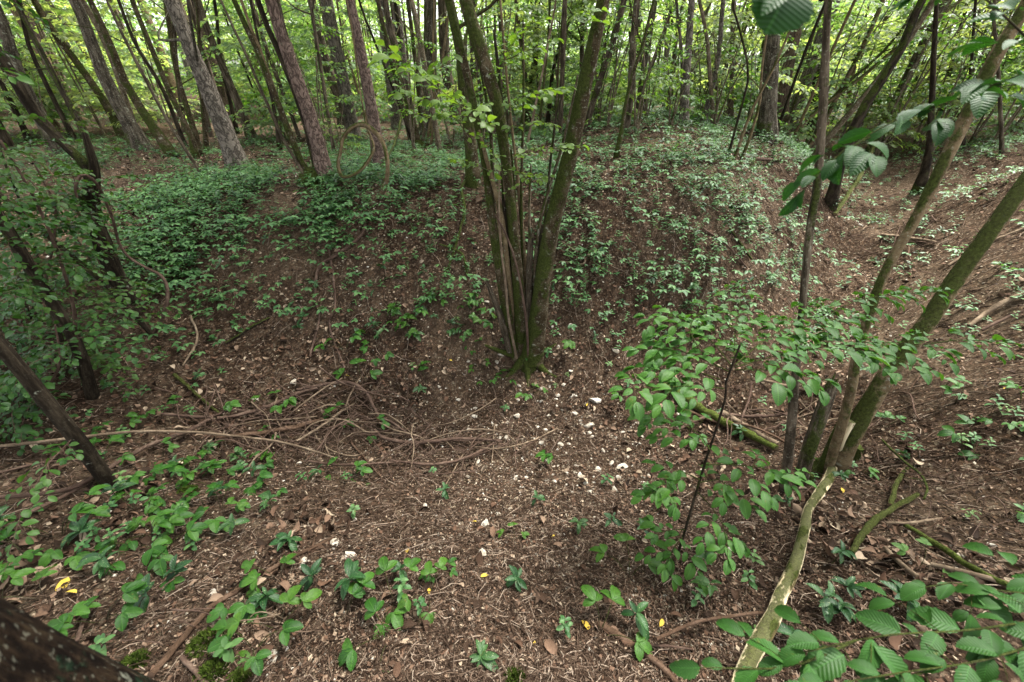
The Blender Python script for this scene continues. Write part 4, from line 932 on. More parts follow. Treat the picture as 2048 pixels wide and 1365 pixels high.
ST = [([(-20, 928), (60, 918), (150, 905), (240, 893), (312, 886), (420, 891), (560, 905), (640, 925), (690, 942)], [7, 7, 6, 5, 3], 'stick_pale', 'long pale stick with sharp bend', .10, 1),
 ([(-10, 1016), (100, 1004), (175, 990), (240, 946), (310, 906), (380, 878), (432, 848)], [9, 10, 10, 9, 7], 'stick', 'curved brown stick', .05, 1),
 ([(50, 1043), (150, 995), (205, 962)], [8, 8, 7], 'stick', 'short brown stick', .02, 0),
 ([(0, 960), (90, 940), (180, 930)], [6, 5, 4], 'stick', 'thin straight stick', .04, 0),
 ([(312, 1360), (415, 1232), (470, 1192), (520, 1160), (590, 1118), (668, 1084)], [14, 12, 11, 10, 7], 'stick_brown', 'long dark crooked stick', .01, 1),
 ([(165, 1292), (188, 1240), (206, 1212)], [9, 8, 7], 'stick', 'upright broken stick end', .02, 0),
 ([(372, 1322), (395, 1345), (425, 1380)], [11, 11, 10], 'stick', 'stubby grey stick', .01, 0),
 ([(1196, 1253), (1268, 1300), (1310, 1330), (1356, 1372)], [16, 17, 17, 17], 'stick_brown', 'thick reddish log end', .0, 0),
 ([(1304, 1297), (1380, 1262), (1450, 1252), (1515, 1246), (1560, 1256), (1590, 1262)], [7, 8, 7, 5, 4], 'stick_brown', 'arched dark twig', .06, 0),
 ([(1272, 1300), (1330, 1302), (1382, 1306)], [7, 6, 5], 'stick', 'forked side twig', .02, 0),
 ([(1322, 783), (1360, 802), (1402, 832), (1448, 856), (1500, 882), (1546, 908)], [15, 20, 21, 20, 18, 15], 'log_moss', 'green mossy log', .03, 0),
 ([(1440, 838), (1490, 868), (1550, 902)], [11, 12, 11], 'stick_pale', 'pale peeled pole', .05, 0),
 ([(1350, 820), (1420, 848), (1500, 872)], [7, 7, 6], 'stick_brown', 'dark thin pole', .03, 0),
 ([(1522, 768), (1587, 782), (1638, 793)], [8, 8, 6], 'stick_pale', 'straight pale stick', .02, 0),
 ([(1350, 872), (1420, 842), (1500, 846), (1570, 840)], [7, 8, 7], 'stick', 'bent brown stick', .05, 1),
 ([(1804, 1060), (1874, 1105), (1924, 1140), (2004, 1182), (2060, 1205)], [12, 14, 15, 16, 16], 'log_moss', 'green mossy stick', .02, 0),
 ([(1854, 1136), (1950, 1166), (2060, 1198)], [9, 12, 13], 'stick_pale', 'splintered tan log', .02, 0),
 ([(1694, 1116), (1722, 1070), (1742, 1050), (1780, 1026), (1826, 1000)], [12, 14, 15, 11, 8], 'tan', 'forked mossy broken branch', .03, 0),
 ([(1770, 1024), (1778, 990), (1792, 962), (1806, 948)], [10, 9, 7], 'tan', 'short upright tan fork', .04, 0),
 ([(1760, 1060), (1812, 1058), (1872, 1048)], [6, 6, 4], 'stick_pale', 'pale straight twig', .04, 0),
 ([(1764, 1104), (1790, 1130), (1826, 1164)], [9, 11, 12], 'stick_pale', 'mottled tan stick', .01, 0),
 ([(1750, 900), (1790, 940), (1822, 970), (1832, 1000), (1826, 1022)], [4, 5, 5, 4], 'dark', 'black crooked twig', .08, 1),
 ([(1928, 666), (1980, 630), (2060, 594)], [9, 10, 10], 'stick_pale', 'long pale leaning pole', .05, 0),
 ([(1955, 672), (2000, 650), (2060, 628)], [7, 7, 7], 'stick', 'second leaning pole', .04, 0),
 ([(1890, 540), (1960, 500), (2050, 462)], [5, 6, 6], 'stick_pale', 'thin pale pole', .02, 0),
 ([(1760, 478), (1808, 485), (1868, 493)], [7, 8, 6], 'stick_pale', 'tan stick across the gully', .03, 0),
 ([(1480, 322), (1540, 331), (1600, 326)], [7, 7, 6], 'stick', 'long grey fallen pole', .03, 1),
 ([(1667, 435), (1690, 405), (1712, 372), (1740, 306)], [9, 9, 8, 6], 'tan', 'bare crooked snag', [0, .1, .25, .5], 0),
 ([(1456, 470), (1480, 505), (1500, 530)], [5, 5, 4], 'dark', 'dark straight stick', .02, 0),
 ([(1400, 465), (1450, 500), (1490, 545)], [4, 5, 4], 'stick', 'slim grey stick', .02, 0),
 ([(722, 392), (732, 430), (728, 468), (700, 500), (672, 520), (640, 545), (632, 600), (640, 640), (622, 722)], [6, 8, 7, 6, 5], 'stick', 'long root trailing downhill', .01, 0),
 ([(660, 505), (668, 560), (672, 620), (660, 655), (690, 740)], [4, 5, 5, 4], 'stick', 'thin root trailing downhill', .005, 0),
 ([(540, 640), (500, 660), (455, 690)], [6, 7, 6], 'dark', 'dark exposed root', .0, 0),
 ([(355, 760), (390, 790), (430, 825), (460, 850)], [7, 7, 6], 'tan', 'slanting tan stick', .03, 0),
 ([(385, 640), (400, 690), (370, 740)], [5, 5, 4], 'stick_pale', 'pale bent twig', .03, 0),
 ([(600, 797), (660, 786), (700, 782), (735, 798), (752, 830), (765, 850), (790, 862), (815, 880)], [6, 8, 8, 6, 5], 'stick', 'long looping grey stick', .07, 1),
 ([(752, 872), (775, 890), (840, 897), (900, 892), (960, 890), (1004, 894)], [6, 9, 9, 8, 6], 'stick', 'bowed smooth brown stick', .05, 1),
 ([(440, 850), (520, 836), (600, 800), (640, 790)], [9, 9, 8], 'stick', 'straight brown branch', .05, 1),
 ([(440, 892), (520, 880), (590, 868), (650, 852)], [9, 11, 9], 'stick_brown', 'thick red brown branch', .05, 0),
 ([(600, 900), (650, 868), (690, 836), (712, 822)], [5, 5, 4], 'stick_pale', 'slim pale rod', .07, 0),
 ([(620, 930), (680, 938), (760, 935), (800, 932)], [5, 5, 4], 'stick', 'low grey stick', .03, 0),
 ([(780, 930), (880, 938), (950, 918), (1000, 888)], [4, 6, 6, 5], 'stick', 'curved thin brown stick', .04, 0),
 ([(330, 840), (420, 846), (480, 832), (560, 850)], [6, 6, 5], 'stick', 'grey branch', .05, 1),
 ([(820, 1290), (850, 1255), (872, 1225)], [9, 15, 15], 'stick_brown', 'short rotting stub', -.005, 0),
 ([(700, 380), (760, 350), (800, 310), (816, 260), (828, 180)], [4, 5, 5, 4], 'dark', 'springy dark vine', [0, .05, .25, .55, .95], 0),
 ([(770, 300), (840, 296), (900, 292), (950, 284)], [6, 7, 6], 'stick', 'grey fallen pole', .02, 1),
 ([(1066, 198), (1100, 240), (1128, 272)], [7, 7, 6], 'dark', 'broken dark pole', [.55, .3, .05], 0),
 ([(880, 500), (925, 520), (935, 560)], [4, 6, 5], 'hazel_moss', 'mossy bent twig', .04, 0),
 ([(895, 560), (920, 480), (930, 440), (925, 395), (940, 368)], [4, 6, 7, 7, 5], 'hazel_moss', 'mossy dark stem', .05, 0),
 ([(1120, 540), (1160, 550), (1168, 535), (1148, 512), (1120, 505)], [3, 4, 4, 4, 3], 'stick_pale', 'thin bramble runner', .05, 0),
]
for pts, w, mt, ds, lf, br in ST: ground_stick(pts, w, mt, ds, lf, branches=br)
hb = np.random.default_rng(33)
TANGLE, NST = MB(), [0]
def heap(cx, cy, sx, sy, n, desc, wr=(3, 6.5), ln=(30, 95), mats=('stick', 'stick', 'stick', 'stick_brown', 'stick_pale', 'stick_pale'), hz=.09, ang=None):
    for k in range(n):
        x, y = cx + hb.normal(0, sx), cy + hb.normal(0, sy); a = hb.random() * 3.14 if ang is None else ang + hb.normal(0, .5); l = hb.uniform(*ln)
        dx, dy = math.cos(a) * l, math.sin(a) * l * .55; bx, by = -dy * .2 * hb.normal(), dx * .2 * hb.normal()
        w = hb.uniform(*wr) * .45 * (1.6 if hb.random() < .12 else 1); h = hz * hb.random(); mt = mats[int(hb.integers(0, len(mats)))]
        ds = ('short' if l < 50 else 'long' if l > 78 else 'mid length') + ' ' + {'stick': 'grey brown', 'stick_brown': 'dark brown', 'stick_pale': 'pale', 'tan': 'tan', 'dark': 'black'}[mt] + ' stick'
        if w < 2.6 or NST[0] > 190:
            pq = [G(x - dx, y - dy, h + .004), G(x + bx, y + by, h + .02), G(x + dx, y + dy, h * hb.random() + .003)]; rr = w * .42 * proj(pq[1])[2] / FOC
            tube(TANGLE, curve(pq, 9) + rng.normal(0, rr * .3, (9, 3)), np.linspace(rr, rr * .5, 9), 5, .15, cap=False); continue
        NST[0] += 1
        ground_stick([(x - dx, y - dy), (x - dx * .4 + bx + hb.normal(0, 3), y - dy * .4 + by + hb.normal(0, 3)), (x + dx * .35 + bx + hb.normal(0, 5), y + dy * .35 + by + hb.normal(0, 3)), (x + dx, y + dy)], [w, w, w * .9, w * .55], mt, ds, [h, h + .02, h + .01, h * hb.random()], n=7, group='sticks of the brushwood heaps', branches=int(hb.random() < .3))
heap(600, 850, 105, 36, 125, ''); heap(880, 895, 95, 30, 75, ''); heap(420, 870, 80, 45, 22, '')
heap(1560, 850, 75, 35, 30, '', wr=(4, 8)); heap(1760, 850, 60, 80, 18, '', wr=(3, 6)); heap(1800, 490, 55, 30, 26, '', wr=(3, 6), ln=(18, 50)); heap(1720, 420, 60, 30, 18, '', wr=(2.5, 5), ln=(14, 40))
heap(150, 980, 110, 60, 14, '', wr=(3, 6)); heap(1850, 1020, 110, 90, 16, '', wr=(3, 7)); heap(1560, 1000, 80, 40, 10, '', wr=(3, 6)); heap(430, 1240, 150, 60, 8, '', wr=(4, 7), ln=(25, 70))

stuff(TANGLE, 'brushwood_litter', M['stick'], 'fine tangled dead twigs among the fallen sticks')
# ------------------------------------------------------------------ flints
def flint_mesh(seed):
    import bmesh
    r = np.random.default_rng(seed); bm = bmesh.new(); bmesh.ops.create_icosphere(bm, subdivisions=2, radius=1)
    V = np.array([v.co for v in bm.verts]); F = np.array([[v.index for v in f.verts] for f in bm.faces]); bm.free()
    for _ in range(9):
        d = nrm(r.normal(0, 1, 3)); c = .34 + .42 * r.random(); h = V @ d; V = V - np.maximum(h - c, 0)[:, None] * d * .92
    V = V * (1 + .16 * (vnoise(V[:, 0] * 2.3 + 9, V[:, 1] * 2.3 + V[:, 2] * 1.7 + 9, seed)[:, None] - .5)) * (1.25, .85, .62)
    mb = MB(); mb.add(V, F, np.zeros((len(V), 2)), np.clip(.25 + .75 * vnoise(V[:, 0] * 1.5 + 20, V[:, 1] * 1.5 + 20 + V[:, 2], seed + 3), 0, 1)); return mb.mesh('flint', M['flint'], smooth=False)
FL = [flint_mesh(s) for s in range(7)]
FP = [(1229, 705, 15), (1189, 802, 24), (1148, 829, 14), (1176, 853, 20), (1178, 866, 13), (1035, 836, 18), (1001, 713, 13), (938, 862, 20), (817, 887, 22), (1080, 887, 14), (1159, 955, 20), (1194, 940, 18), (1222, 930, 16), (1246, 937, 22), (1229, 982, 22),
      (1284, 982, 14), (1054, 957, 12), (1031, 958, 14), (1154, 1097, 16), (1256, 1142, 15), (1464, 1105, 20), (1689, 1130, 18), (1179, 1305, 22), (700, 1112, 32), (607, 1132, 26), (675, 1088, 24), (965, 1115, 30), (425, 1190, 24), (725, 1252, 22),
      (970, 1052, 24), (550, 1322, 30), (432, 1312, 22), (980, 1300, 20), (590, 768, 18), (510, 800, 14), (868, 1108, 10), (1065, 1195, 14), (610, 1045, 10), (650, 1050, 12), (560, 1110, 10), (1000, 880, 12), (950, 835, 11), (985, 850, 12), (1090, 860, 10), (905, 880, 11), (1300, 955, 12),
      (1340, 930, 10), (1205, 905, 12), (1180, 985, 12), (1262, 1010, 10), (1145, 985, 10), (1110, 965, 11), (1105, 655, 9), (1120, 670, 8), (1085, 680, 8), (1140, 650, 7), (1400, 905, 12), (1692, 925, 14), (1720, 452, 12), (1905, 468, 9), (1440, 560, 8), (1690, 640, 10), (1660, 660, 12), (1640, 630, 10),
      (1980, 1095, 14), (1994, 1140, 12), (1930, 1038, 9), (1820, 1130, 10), (1290, 1300, 12), (1240, 1275, 10), (760, 1310, 14), (690, 1300, 16), (880, 1330, 14), (1040, 1330, 12), (735, 1030, 10), (1020, 1020, 9), (1075, 1030, 9), (1165, 1115, 9), (1330, 1195, 9), (850, 1015, 12)]
for _ in range(110):
    t = rng.random(); cx, cy = (1100 + rng.normal(0, 90), 800 + rng.normal(0, 75)) if t < .45 else (1210 + rng.normal(0, 90), 940 + rng.normal(0, 45)) if t < .75 else (900 + rng.normal(0, 220), 1130 + rng.normal(0, 110))
    FP.append((cx, cy, 6 + 7 * rng.random() ** 2 + (cy - 700) * .006))
for k, (px, py, w) in enumerate(FP):
    p = G(px, py); s = w * .54 * proj(p)[2] / FOC / 1.05
    o = bpy.data.objects.new('flint_stone', FL[k % 7]); COL.objects.link(o)
    o.location = p + (0, 0, s * .06); o.rotation_euler = (rng.normal(0, .3), rng.normal(0, .3), rng.random() * 6.28); o.scale = (s, s, s)
    o['category'] = 'stone'; o['group'] = 'white flints in the hollow'
    TODO.append((o, ('large' if w >= 20 else 'small' if w < 12 else 'middling') + [' cream flint', ' white flint', ' pale flint'][k % 3], px, py, 'ground'))
YL = [(145, 1160, 34), (142, 1195, 24), (820, 1102, 13), (977, 1157, 16), (1161, 1248, 24), (1316, 1260, 18), (1069, 1286, 11), (700, 758, 9), (1110, 1076, 9), (1680, 980, 12), (2010, 782, 14), (955, 1050, 11), (860, 1196, 12), (905, 725, 7), (1175, 812, 9)]
for k, (px, py, w) in enumerate(YL):
    p = G(px, py, .018); L = w * proj(p)[2] / FOC; a = rng.random() * 6.28; mb = MB()
    leaves(mb, [p], [[math.cos(a), math.sin(a), .1]], Hn(p[0:1], p[1:2]) + rng.normal(0, .25, 3), L, L * .5, T_MID)
    o = single(mb, 'fallen_leaf', M['yellow'], 'leaf', p, 'yellow leaves on the soil'); TODO.append((o, 'bright yellow fallen leaf' if w > 15 else 'small yellow fallen leaf', px, py, 'ground'))
def moss_tuft(px, py, w):
    p = G(px, py); r = w * .5 * proj(p)[2] / FOC; mb = MB(); n = int(500)
    a = rng.random(n) * 6.28; q = np.sqrt(rng.random(n)) * r; x, y = p[0] + np.cos(a) * q, p[1] + np.sin(a) * q * .8
    z = H(x, y) + .45 * r * (1 - (q / r) ** 2); D = np.stack([np.cos(a) * q / r, np.sin(a) * q / r, np.full(n, 1.)], 1) + rng.normal(0, .45, (n, 3))
    leaves(mb, np.stack([x, y, z], 1), D, rng.normal(0, 1, (n, 3)), .018, .006, T_FAR)
    o = single(mb, 'moss_clump', M['moss'], 'moss', p, 'moss cushions near the thick trunk'); TODO.append((o, 'round green moss cushion' if w > 50 else 'small moss cushion', px, py, 'ground'))
for q in ((422, 1290, 74), (430, 1352, 56), (280, 1330, 40), (480, 1362, 34), (1030, 1358, 40), (380, 985, 30)): moss_tuft(*q)

# ------------------------------------------------------------------ green plants on the soil
def place_tmpl(kind, near):
    """one small plant as (P, D, N, L, ratio) leaf lists and its stem lines, standing at the origin"""
    P, D, N, L, stems, ra = [], [], [], [], [], .5
    if kind == 'laurel':
        h = .07 + .09 * rng.random(); tip = np.array([rng.normal(0, .02), rng.normal(0, .02), h]); stems.append([np.zeros(3), tip * .5, tip]); n = int(rng.integers(5, 10)); ra = .42
        for k in range(n):
            a = k * 2.4 + rng.normal(0, .5); f = k / n; P.append(tip * (1 - .55 * f * rng.random())); D.append([math.cos(a), math.sin(a), .6 - .8 * f + rng.normal(0, .28)]); N.append([rng.normal(0, .2), rng.normal(0, .2), 1]); L.append((.04 + .045 * rng.random()) * (.8 + .4 * f))
    elif kind == 'bramble':
        ra = .60
        for k in range(int(rng.integers(3, 6))):
            a = rng.random() * 6.28; ln = .05 + .09 * rng.random(); b = np.array([math.cos(a) * ln, math.sin(a) * ln, .05 + .07 * rng.random()]); stems.append([np.zeros(3), b * .5 + (0, 0, .02), b])
            for t in (-1.15, 0, 1.15): P.append(b); D.append([math.cos(a + t), math.sin(a + t), -.1 + rng.normal(0, .1)]); N.append([rng.normal(0, .2), rng.normal(0, .2), 1]); L.append(.042 + .024 * rng.random() + (.012 if t == 0 else 0))
    else:
        h = .08 + .08 * rng.random(); tip = np.array([rng.normal(0, .02), rng.normal(0, .02), h]); stems.append([np.zeros(3), tip * .5, tip]); ra = .5; a0 = rng.random() * 6.28
        for k in range(4):
            for s in (0, math.pi):
                a = a0 + k * 1.57 + s; P.append(tip * (.55 + .15 * k)); D.append([math.cos(a), math.sin(a), .12 + rng.normal(0, .1)]); N.append([rng.normal(0, .15), rng.normal(0, .15), 1]); L.append((.05 - .006 * k) * (.85 + .3 * rng.random()))
    return np.array(P), np.array(D, float), np.array(N, float), np.array(L), ra, stems
KN = {'laurel': ('laurel_plant', 'dark glossy laurel rosette', 'laurel', T_LAUREL), 'bramble': ('bramble_plant', 'three leaved bramble', 'hornbeam', T_NEAR), 'herb': ('herb_plant', 'upright paired leaf herb', 'herb', T_MID)}
PROT = {}
for kd in KN:
    PROT[kd] = []
    for v in range(6):
        root = thing(KN[kd][0], (0, 0, 0), 'plant', 'green plants on the floor of the hollow'); P, D, N, L, ra, stems = place_tmpl(kd, True); mb = MB(); leaves(mb, P, D, N, L, L * ra, KN[kd][3]); mb.build('foliage', M[KN[kd][2]], root)
        m2 = MB(); [tube(m2, curve([np.array(s[0]) - (0, 0, .02)] + s[1:], 6), np.linspace(.0022, .0012, 6), 5, cap=False) for s in stems]; m2.build('leaf_stalk', M['brown'], root); PROT[kd].append([root, False])
def put_plant(kd, p, s, desc=''):
    v = int(rng.integers(0, 6)); pr = PROT[kd][v]; o = pr[0] if not pr[1] else copy_thing(pr[0], p); pr[1] = True
    nn = Hn(p[0:1], p[1:2])[0]; o.location = [float(c) for c in p]; o.rotation_euler = (-nn[1] * .5, nn[0] * .5, rng.random() * 6.28); o.scale = (s, s, s)
    px, py, _ = proj(p); TODO.append((o, ('large ' if s > 1.25 else 'small ' if s < .85 else '') + KN[kd][1], px, py, 'ground'))
NP = [('laurel', 1022, 1165, 1.0), ('laurel', 1262, 1240, 1.2), ('laurel', 948, 1300, 1.0), ('laurel', 720, 1200, 1.4), ('laurel', 640, 1165, 1.2), ('laurel', 800, 1150, .9), ('bramble', 690, 1235, 1.0), ('bramble', 790, 1210, 1.1), ('bramble', 860, 1190, .9), ('bramble', 780, 1270, 1.1),
      ('laurel', 1145, 1065, .9), ('laurel', 1065, 1008, .9), ('laurel', 884, 995, .9), ('laurel', 1212, 1060, .9), ('laurel', 1280, 1085, 1.), ('laurel', 545, 1035, 1.2), ('laurel', 470, 1075, 1.2), ('laurel', 580, 1095, 1.1), ('herb', 620, 965, 1.), ('laurel', 650, 965, 1.1), ('herb', 705, 965, .9), ('bramble', 735, 955, .8),
      ('laurel', 510, 960, 1.2), ('bramble', 980, 770, .9), ('bramble', 960, 740, .8), ('bramble', 955, 700, .8), ('laurel', 900, 660, 1.), ('laurel', 872, 641, .9), ('laurel', 750, 660, 1.2), ('laurel', 720, 680, 1.1), ('laurel', 760, 690, 1.2), ('laurel', 640, 580, 1.), ('laurel', 770, 550, 1.2), ('laurel', 600, 670, 1.),
      ('herb', 1130, 760, .7), ('herb', 1110, 780, .7), ('bramble', 1030, 1085, .6), ('herb', 1380, 1220, .9), ('laurel', 1420, 1210, 1.1), ('herb', 1510, 1140, .9), ('laurel', 1610, 1210, 1.1), ('laurel', 1660, 1230, 1.), ('laurel', 1790, 1210, 1.1), ('laurel', 1700, 1190, .9), ('herb', 1130, 1285, .9),
      ('bramble', 120, 1075, 1.35), ('bramble', 60, 1120, 1.3), ('laurel', 200, 1070, 1.4), ('bramble', 300, 1075, 1.1), ('bramble', 210, 1250, 1.1), ('bramble', 90, 1200, 1.1), ('laurel', 320, 1200, 1.3), ('bramble', 360, 1130, 1.0), ('laurel', 250, 1150, 1.4), ('laurel', 380, 1160, 1.2), ('bramble', 140, 1250, 1.0), ('laurel', 30, 1060, 1.3),
      ('bramble', 1040, 700, .7), ('herb', 850, 1230, .8), ('bramble', 880, 1160, .6), ('laurel', 430, 1010, 1.1), ('bramble', 330, 1000, 1.2), ('laurel', 240, 1010, 1.3), ('herb', 400, 950, 1.1), ('laurel', 480, 930, 1.1), ('bramble', 520, 1200, 1.1), ('bramble', 560, 1260, 1.1), ('bramble', 560, 1160, 1.0)]
for kd, x, y, s in NP: put_plant(kd, G(x, y), s * .82)
DROW = [250, 320, 400, 500, 600, 720, 850, 1000, 1150, 1300]
DMAP = np.array([[.3, .15, .2, .4, .9, 1, 1, .6, .5], [.5, .4, .45, 1, 1, 1, 1, .4, .3], [1, 1, .95, 1, .95, .95, .5, .25, .2], [1, 1, .85, .95, .75, .85, .3, .25, .35], [1, .8, .6, .8, .45, .55, .2, .25, .45],
   [.8, .4, .25, .45, .15, .12, .15, .2, .4], [.9, .5, .08, .04, .03, .03, .1, .15, .3], [.8, .5, .2, .04, .03, .04, .05, .1, .2], [.7, .35, .12, .04, .02, .05, .08, .12, .2], [.3, .25, .1, .05, .03, .05, .1, .12, .2]])
def dens(x, y, z):
    f = y * CP - (z - EYE) * SP; u = y * SP + (z - EYE) * CP; ok = f > .1; f = np.maximum(f, .1)
    px, py = np.clip(1024 + FOC * x / f, 0, 2047), np.clip(682.5 - FOC * u / f, 250, 1300)
    r = np.interp(py, DROW, np.arange(10)); c = px / 256; i, j = np.minimum(r.astype(int), 8), np.minimum(c.astype(int), 7); a, b = r - i, c - j
    d = DMAP[i, j] * (1 - a) * (1 - b) + DMAP[i + 1, j] * a * (1 - b) + DMAP[i, j + 1] * (1 - a) * b + DMAP[i + 1, j + 1] * a * b
    n = vnoise(x * 1.7, y * 1.7, 61) * .6 + vnoise(x * 5, y * 5, 62) * .4
    face = np.exp(-((y - 4.2) / .8) ** 2) * (np.abs(x) < 3.6)
    return np.where(ok, d, .15) * np.clip((n - .30 + .04 * face) * (3.0 - .6 * face), .10 + .08 * face, 1.2)
def y_near(p): return p[1] < 2.2
def cover():
    cand = []
    for (x0, x1, y0, y1, per) in ((-7, 8, .5, 5, 130), (-4, 3.6, 3.1, 5, 430), (-11, 11, 5, 9, 190), (-20, 20, 9, 20, 80), (-36, 36, 20, 36, 14)):
        n = int((x1 - x0) * (y1 - y0) * per); x = x0 + (x1 - x0) * rng.random(n); y = y0 + (y1 - y0) * rng.random(n); cand.append(np.stack([x, y], 1))
    q = np.concatenate(cand); z = H(q[:, 0], q[:, 1]); k = rng.random(len(q)) < dens(q[:, 0], q[:, 1], z); q, z = q[k], z[k]
    dist = np.sqrt(q[:, 0] ** 2 + q[:, 1] ** 2 + (z - EYE) ** 2); acc = {'laurel': [], 'bramble': [], 'herb': []}; n_ind = 0
    ord_ = np.argsort(dist); pxs = {i: proj((*q[i], z[i])) for i in ord_[:900]}
    for i in ord_:
        p = np.array([q[i, 0], q[i, 1], z[i]]); left = p[0] < -.8 and p[1] < 4
        kd = rng.choice(['laurel', 'bramble', 'herb'], p=[.12, .6, .28] if left else [.14, .28, .58])
        s = (.75 + .5 * rng.random()) * (.8 if y_near(p) else 1)
        if n_ind < 170 and i in pxs and -40 < pxs[i][0] < 2090 and pxs[i][1] < 1400:
            put_plant(kd, p, s); n_ind += 1
        else: acc[kd].append((p, s))
    for kd, lst in acc.items():
        pool = [place_tmpl(kd, False) for _ in range(24)]; mb = MB(); Ps, Ds, Ns, Ls = [], [], [], []
        for p, s in lst:
            P, D, N, L, ra, st = pool[int(rng.integers(0, 24))]; a = rng.random() * 6.28; c, si = math.cos(a), math.sin(a); Rm = np.array([[c, -si, 0], [si, c, 0], [0, 0, 1]])
            Ps.append(P @ Rm.T * s + p); Ds.append(D @ Rm.T); Ns.append(N @ Rm.T); Ls.append(L * s * (.80 + .05 * max(0, p[1] - 9)))
        L = np.concatenate(Ls); leaves(mb, np.concatenate(Ps), np.concatenate(Ds), np.concatenate(Ns), L, L * ra, T_LOW)
        stuff(mb, {'laurel': 'laurel_undergrowth', 'bramble': 'bramble_undergrowth', 'herb': 'herb_undergrowth'}[kd], M[{'laurel': 'laurel', 'bramble': 'herb', 'herb': 'herb'}[kd]], {'laurel': 'dark laurel seedlings carpeting the bank', 'bramble': 'bramble leaves carpeting the bank', 'herb': 'pale green herbs carpeting the rim'}[kd])
cover()

# ------------------------------------------------------------------ litter on the soil, uncountable
def scatter(n, rmin, rmax, seed, spread=1.25, pw=1.0):
    r = np.random.default_rng(seed); d = np.exp(np.log(rmin) + (np.log(rmax) - np.log(rmin)) * r.random(n) ** pw); a = (r.random(n) - .5) * 2 * spread
    x, y = d * np.sin(a), d * np.cos(a) + .05; return r, x, y, d
def floorc(x, y): return np.exp(-((y - 1.3) / 1.0) ** 2) * np.exp(-((x - .3) / 1.1) ** 2)
def litter():
    r, x, y, d = scatter(85000, .45, 18, 1, 1.3); c = vnoise(x * 2.3, y * 2.3, 91); floor = np.exp(-((y - 1.6) / 1.3) ** 2) * np.exp(-(x / 1.6) ** 2)
    k = r.random(len(x)) < np.clip(.35 + .8 * c + .35 * (y > 5.5) - .45 * floor, .08, 1); x, y, d = x[k], y[k], d[k]; n = len(x)
    z = H(x, y); N = Hn(x, y) + r.normal(0, .38, (n, 3)); L = (.009 + .026 * r.random(n) ** 2.4) * np.clip(.6 + .16 * d, .7, 1.7); D = r.normal(0, 1, (n, 3)) * (1, 1, .1)
    mb = MB(); leaves(mb, np.stack([x, y, z + .004 + .012 * r.random(n)], 1), D, N, L, L * (.4 + .4 * r.random(n)), T_FAR, r.random(n)); stuff(mb, 'leaf_litter', M['litter'], 'brown dead leaf litter strewn over the soil')
    r, x, y, d = scatter(90000, .4, 7, 14, 1.3); n = len(x); L = (.004 + .011 * r.random(n) ** 1.6) * (.8 + .18 * d)
    mb = MB(); leaves(mb, np.stack([x, y, H(x, y) + .003 + .010 * r.random(n)], 1), r.normal(0, 1, (n, 3)) * (1, 1, .3), Hn(x, y) + r.normal(0, .55, (n, 3)), L, L * (.35 + .5 * r.random(n)), T_FAR, r.random(n)); stuff(mb, 'crumbled_leaf_litter', M['litter'], 'crumbs of brown leaves covering the soil')
    r, x, y, d = scatter(24000, .5, 11, 12, 1.3); c = vnoise(x * 1.9, y * 1.9, 95); k = r.random(len(x)) < np.clip(1.5 * (c - .35) + .3 * (x < -.8) - .55 * floorc(x, y), .02, 1); x, y, d = x[k], y[k], d[k]; n = len(x)
    L = .028 + .035 * r.random(n); mb = MB(); leaves(mb, np.stack([x, y, H(x, y) + .008 + .015 * r.random(n)], 1), r.normal(0, 1, (n, 3)) * (1, 1, .2), (Hn(x, y) + r.normal(0, .5, (n, 3))) * np.where(r.random((n, 1)) < .4, -1, 1), L, L * (.45 + .25 * r.random(n)), CURL, r.random(n)); stuff(mb, 'curled_leaf_litter', M['litter'], 'curled brown dead leaves lying on the soil')
    r, x, y, d = scatter(60000, .4, 8, 2, 1.25); c = vnoise(x * 1.6, y * 1.6, 92); k = r.random(len(x)) < np.clip(.1 + 1.25 * c, 0, 1); x, y, d = x[k], y[k], d[k]; n = len(x)
    Lh = (.014 + .06 * r.random(n) ** 2.4) * (1 + .12 * d); a = r.random(n) * 6.28; b = a + r.normal(0, .5, n); rr = (.0007 + .0012 * r.random(n) ** 2) * (1 + .16 * d)
    x1, y1, x2, y2 = x + np.cos(a) * Lh, y + np.sin(a) * Lh, x - np.cos(b) * Lh, y - np.sin(b) * Lh; h = .003 + .018 * r.random(n) ** 2
    C0 = np.stack([np.stack([x1, y1, H(x1, y1) + h * r.random(n)], 1), np.stack([x, y, H(x, y) + h + .003], 1), np.stack([x2, y2, H(x2, y2) + h * r.random(n)], 1)], 1)
    T = nrm(C0[:, 2] - C0[:, 0]); S = nrm(np.cross(UP, T)); B = np.cross(T, S); V = []
    for j in range(3):
        for t in range(3):
            ang = t * 2.0944 + .5; V.append(C0[:, j] + rr[:, None] * (1, 1.1, .6)[j] * (math.cos(ang) * S + math.sin(ang) * B))
    V = np.stack(V, 1); F = np.array([[j * 3 + t, j * 3 + (t + 1) % 3, (j + 1) * 3 + (t + 1) % 3, (j + 1) * 3 + t] for j in range(2) for t in range(3)])
    mb = MB(); mb.add(V.reshape(-1, 3), (F[None] + (np.arange(n) * 9)[:, None, None]).reshape(-1, 4), None, np.repeat(r.random(n), 9)); stuff(mb, 'twig_litter', M['needle'], 'fine dead twigs and needles strewn over the soil')
    r, x, y, d = scatter(80000, .45, 10, 3, 1.2); c = vnoise(x * 1.3 + 4, y * 1.3, 93); gul = np.exp(-((x - .65 - .62 * (y - 1.2)) / .8) ** 2); mnd = np.exp(-(((x - 2.75) / .5) ** 2 + ((y - 4.25) / .6) ** 2)) + np.exp(-(((x - 2.75) / .5) ** 2 + ((y - 3.2) / .35) ** 2)); k = r.random(len(x)) < np.clip(.14 + 1.1 * (c - .4) + .5 * gul + 1.2 * mnd, .04, 1); x, y, d = x[k], y[k], d[k]; n = len(x)
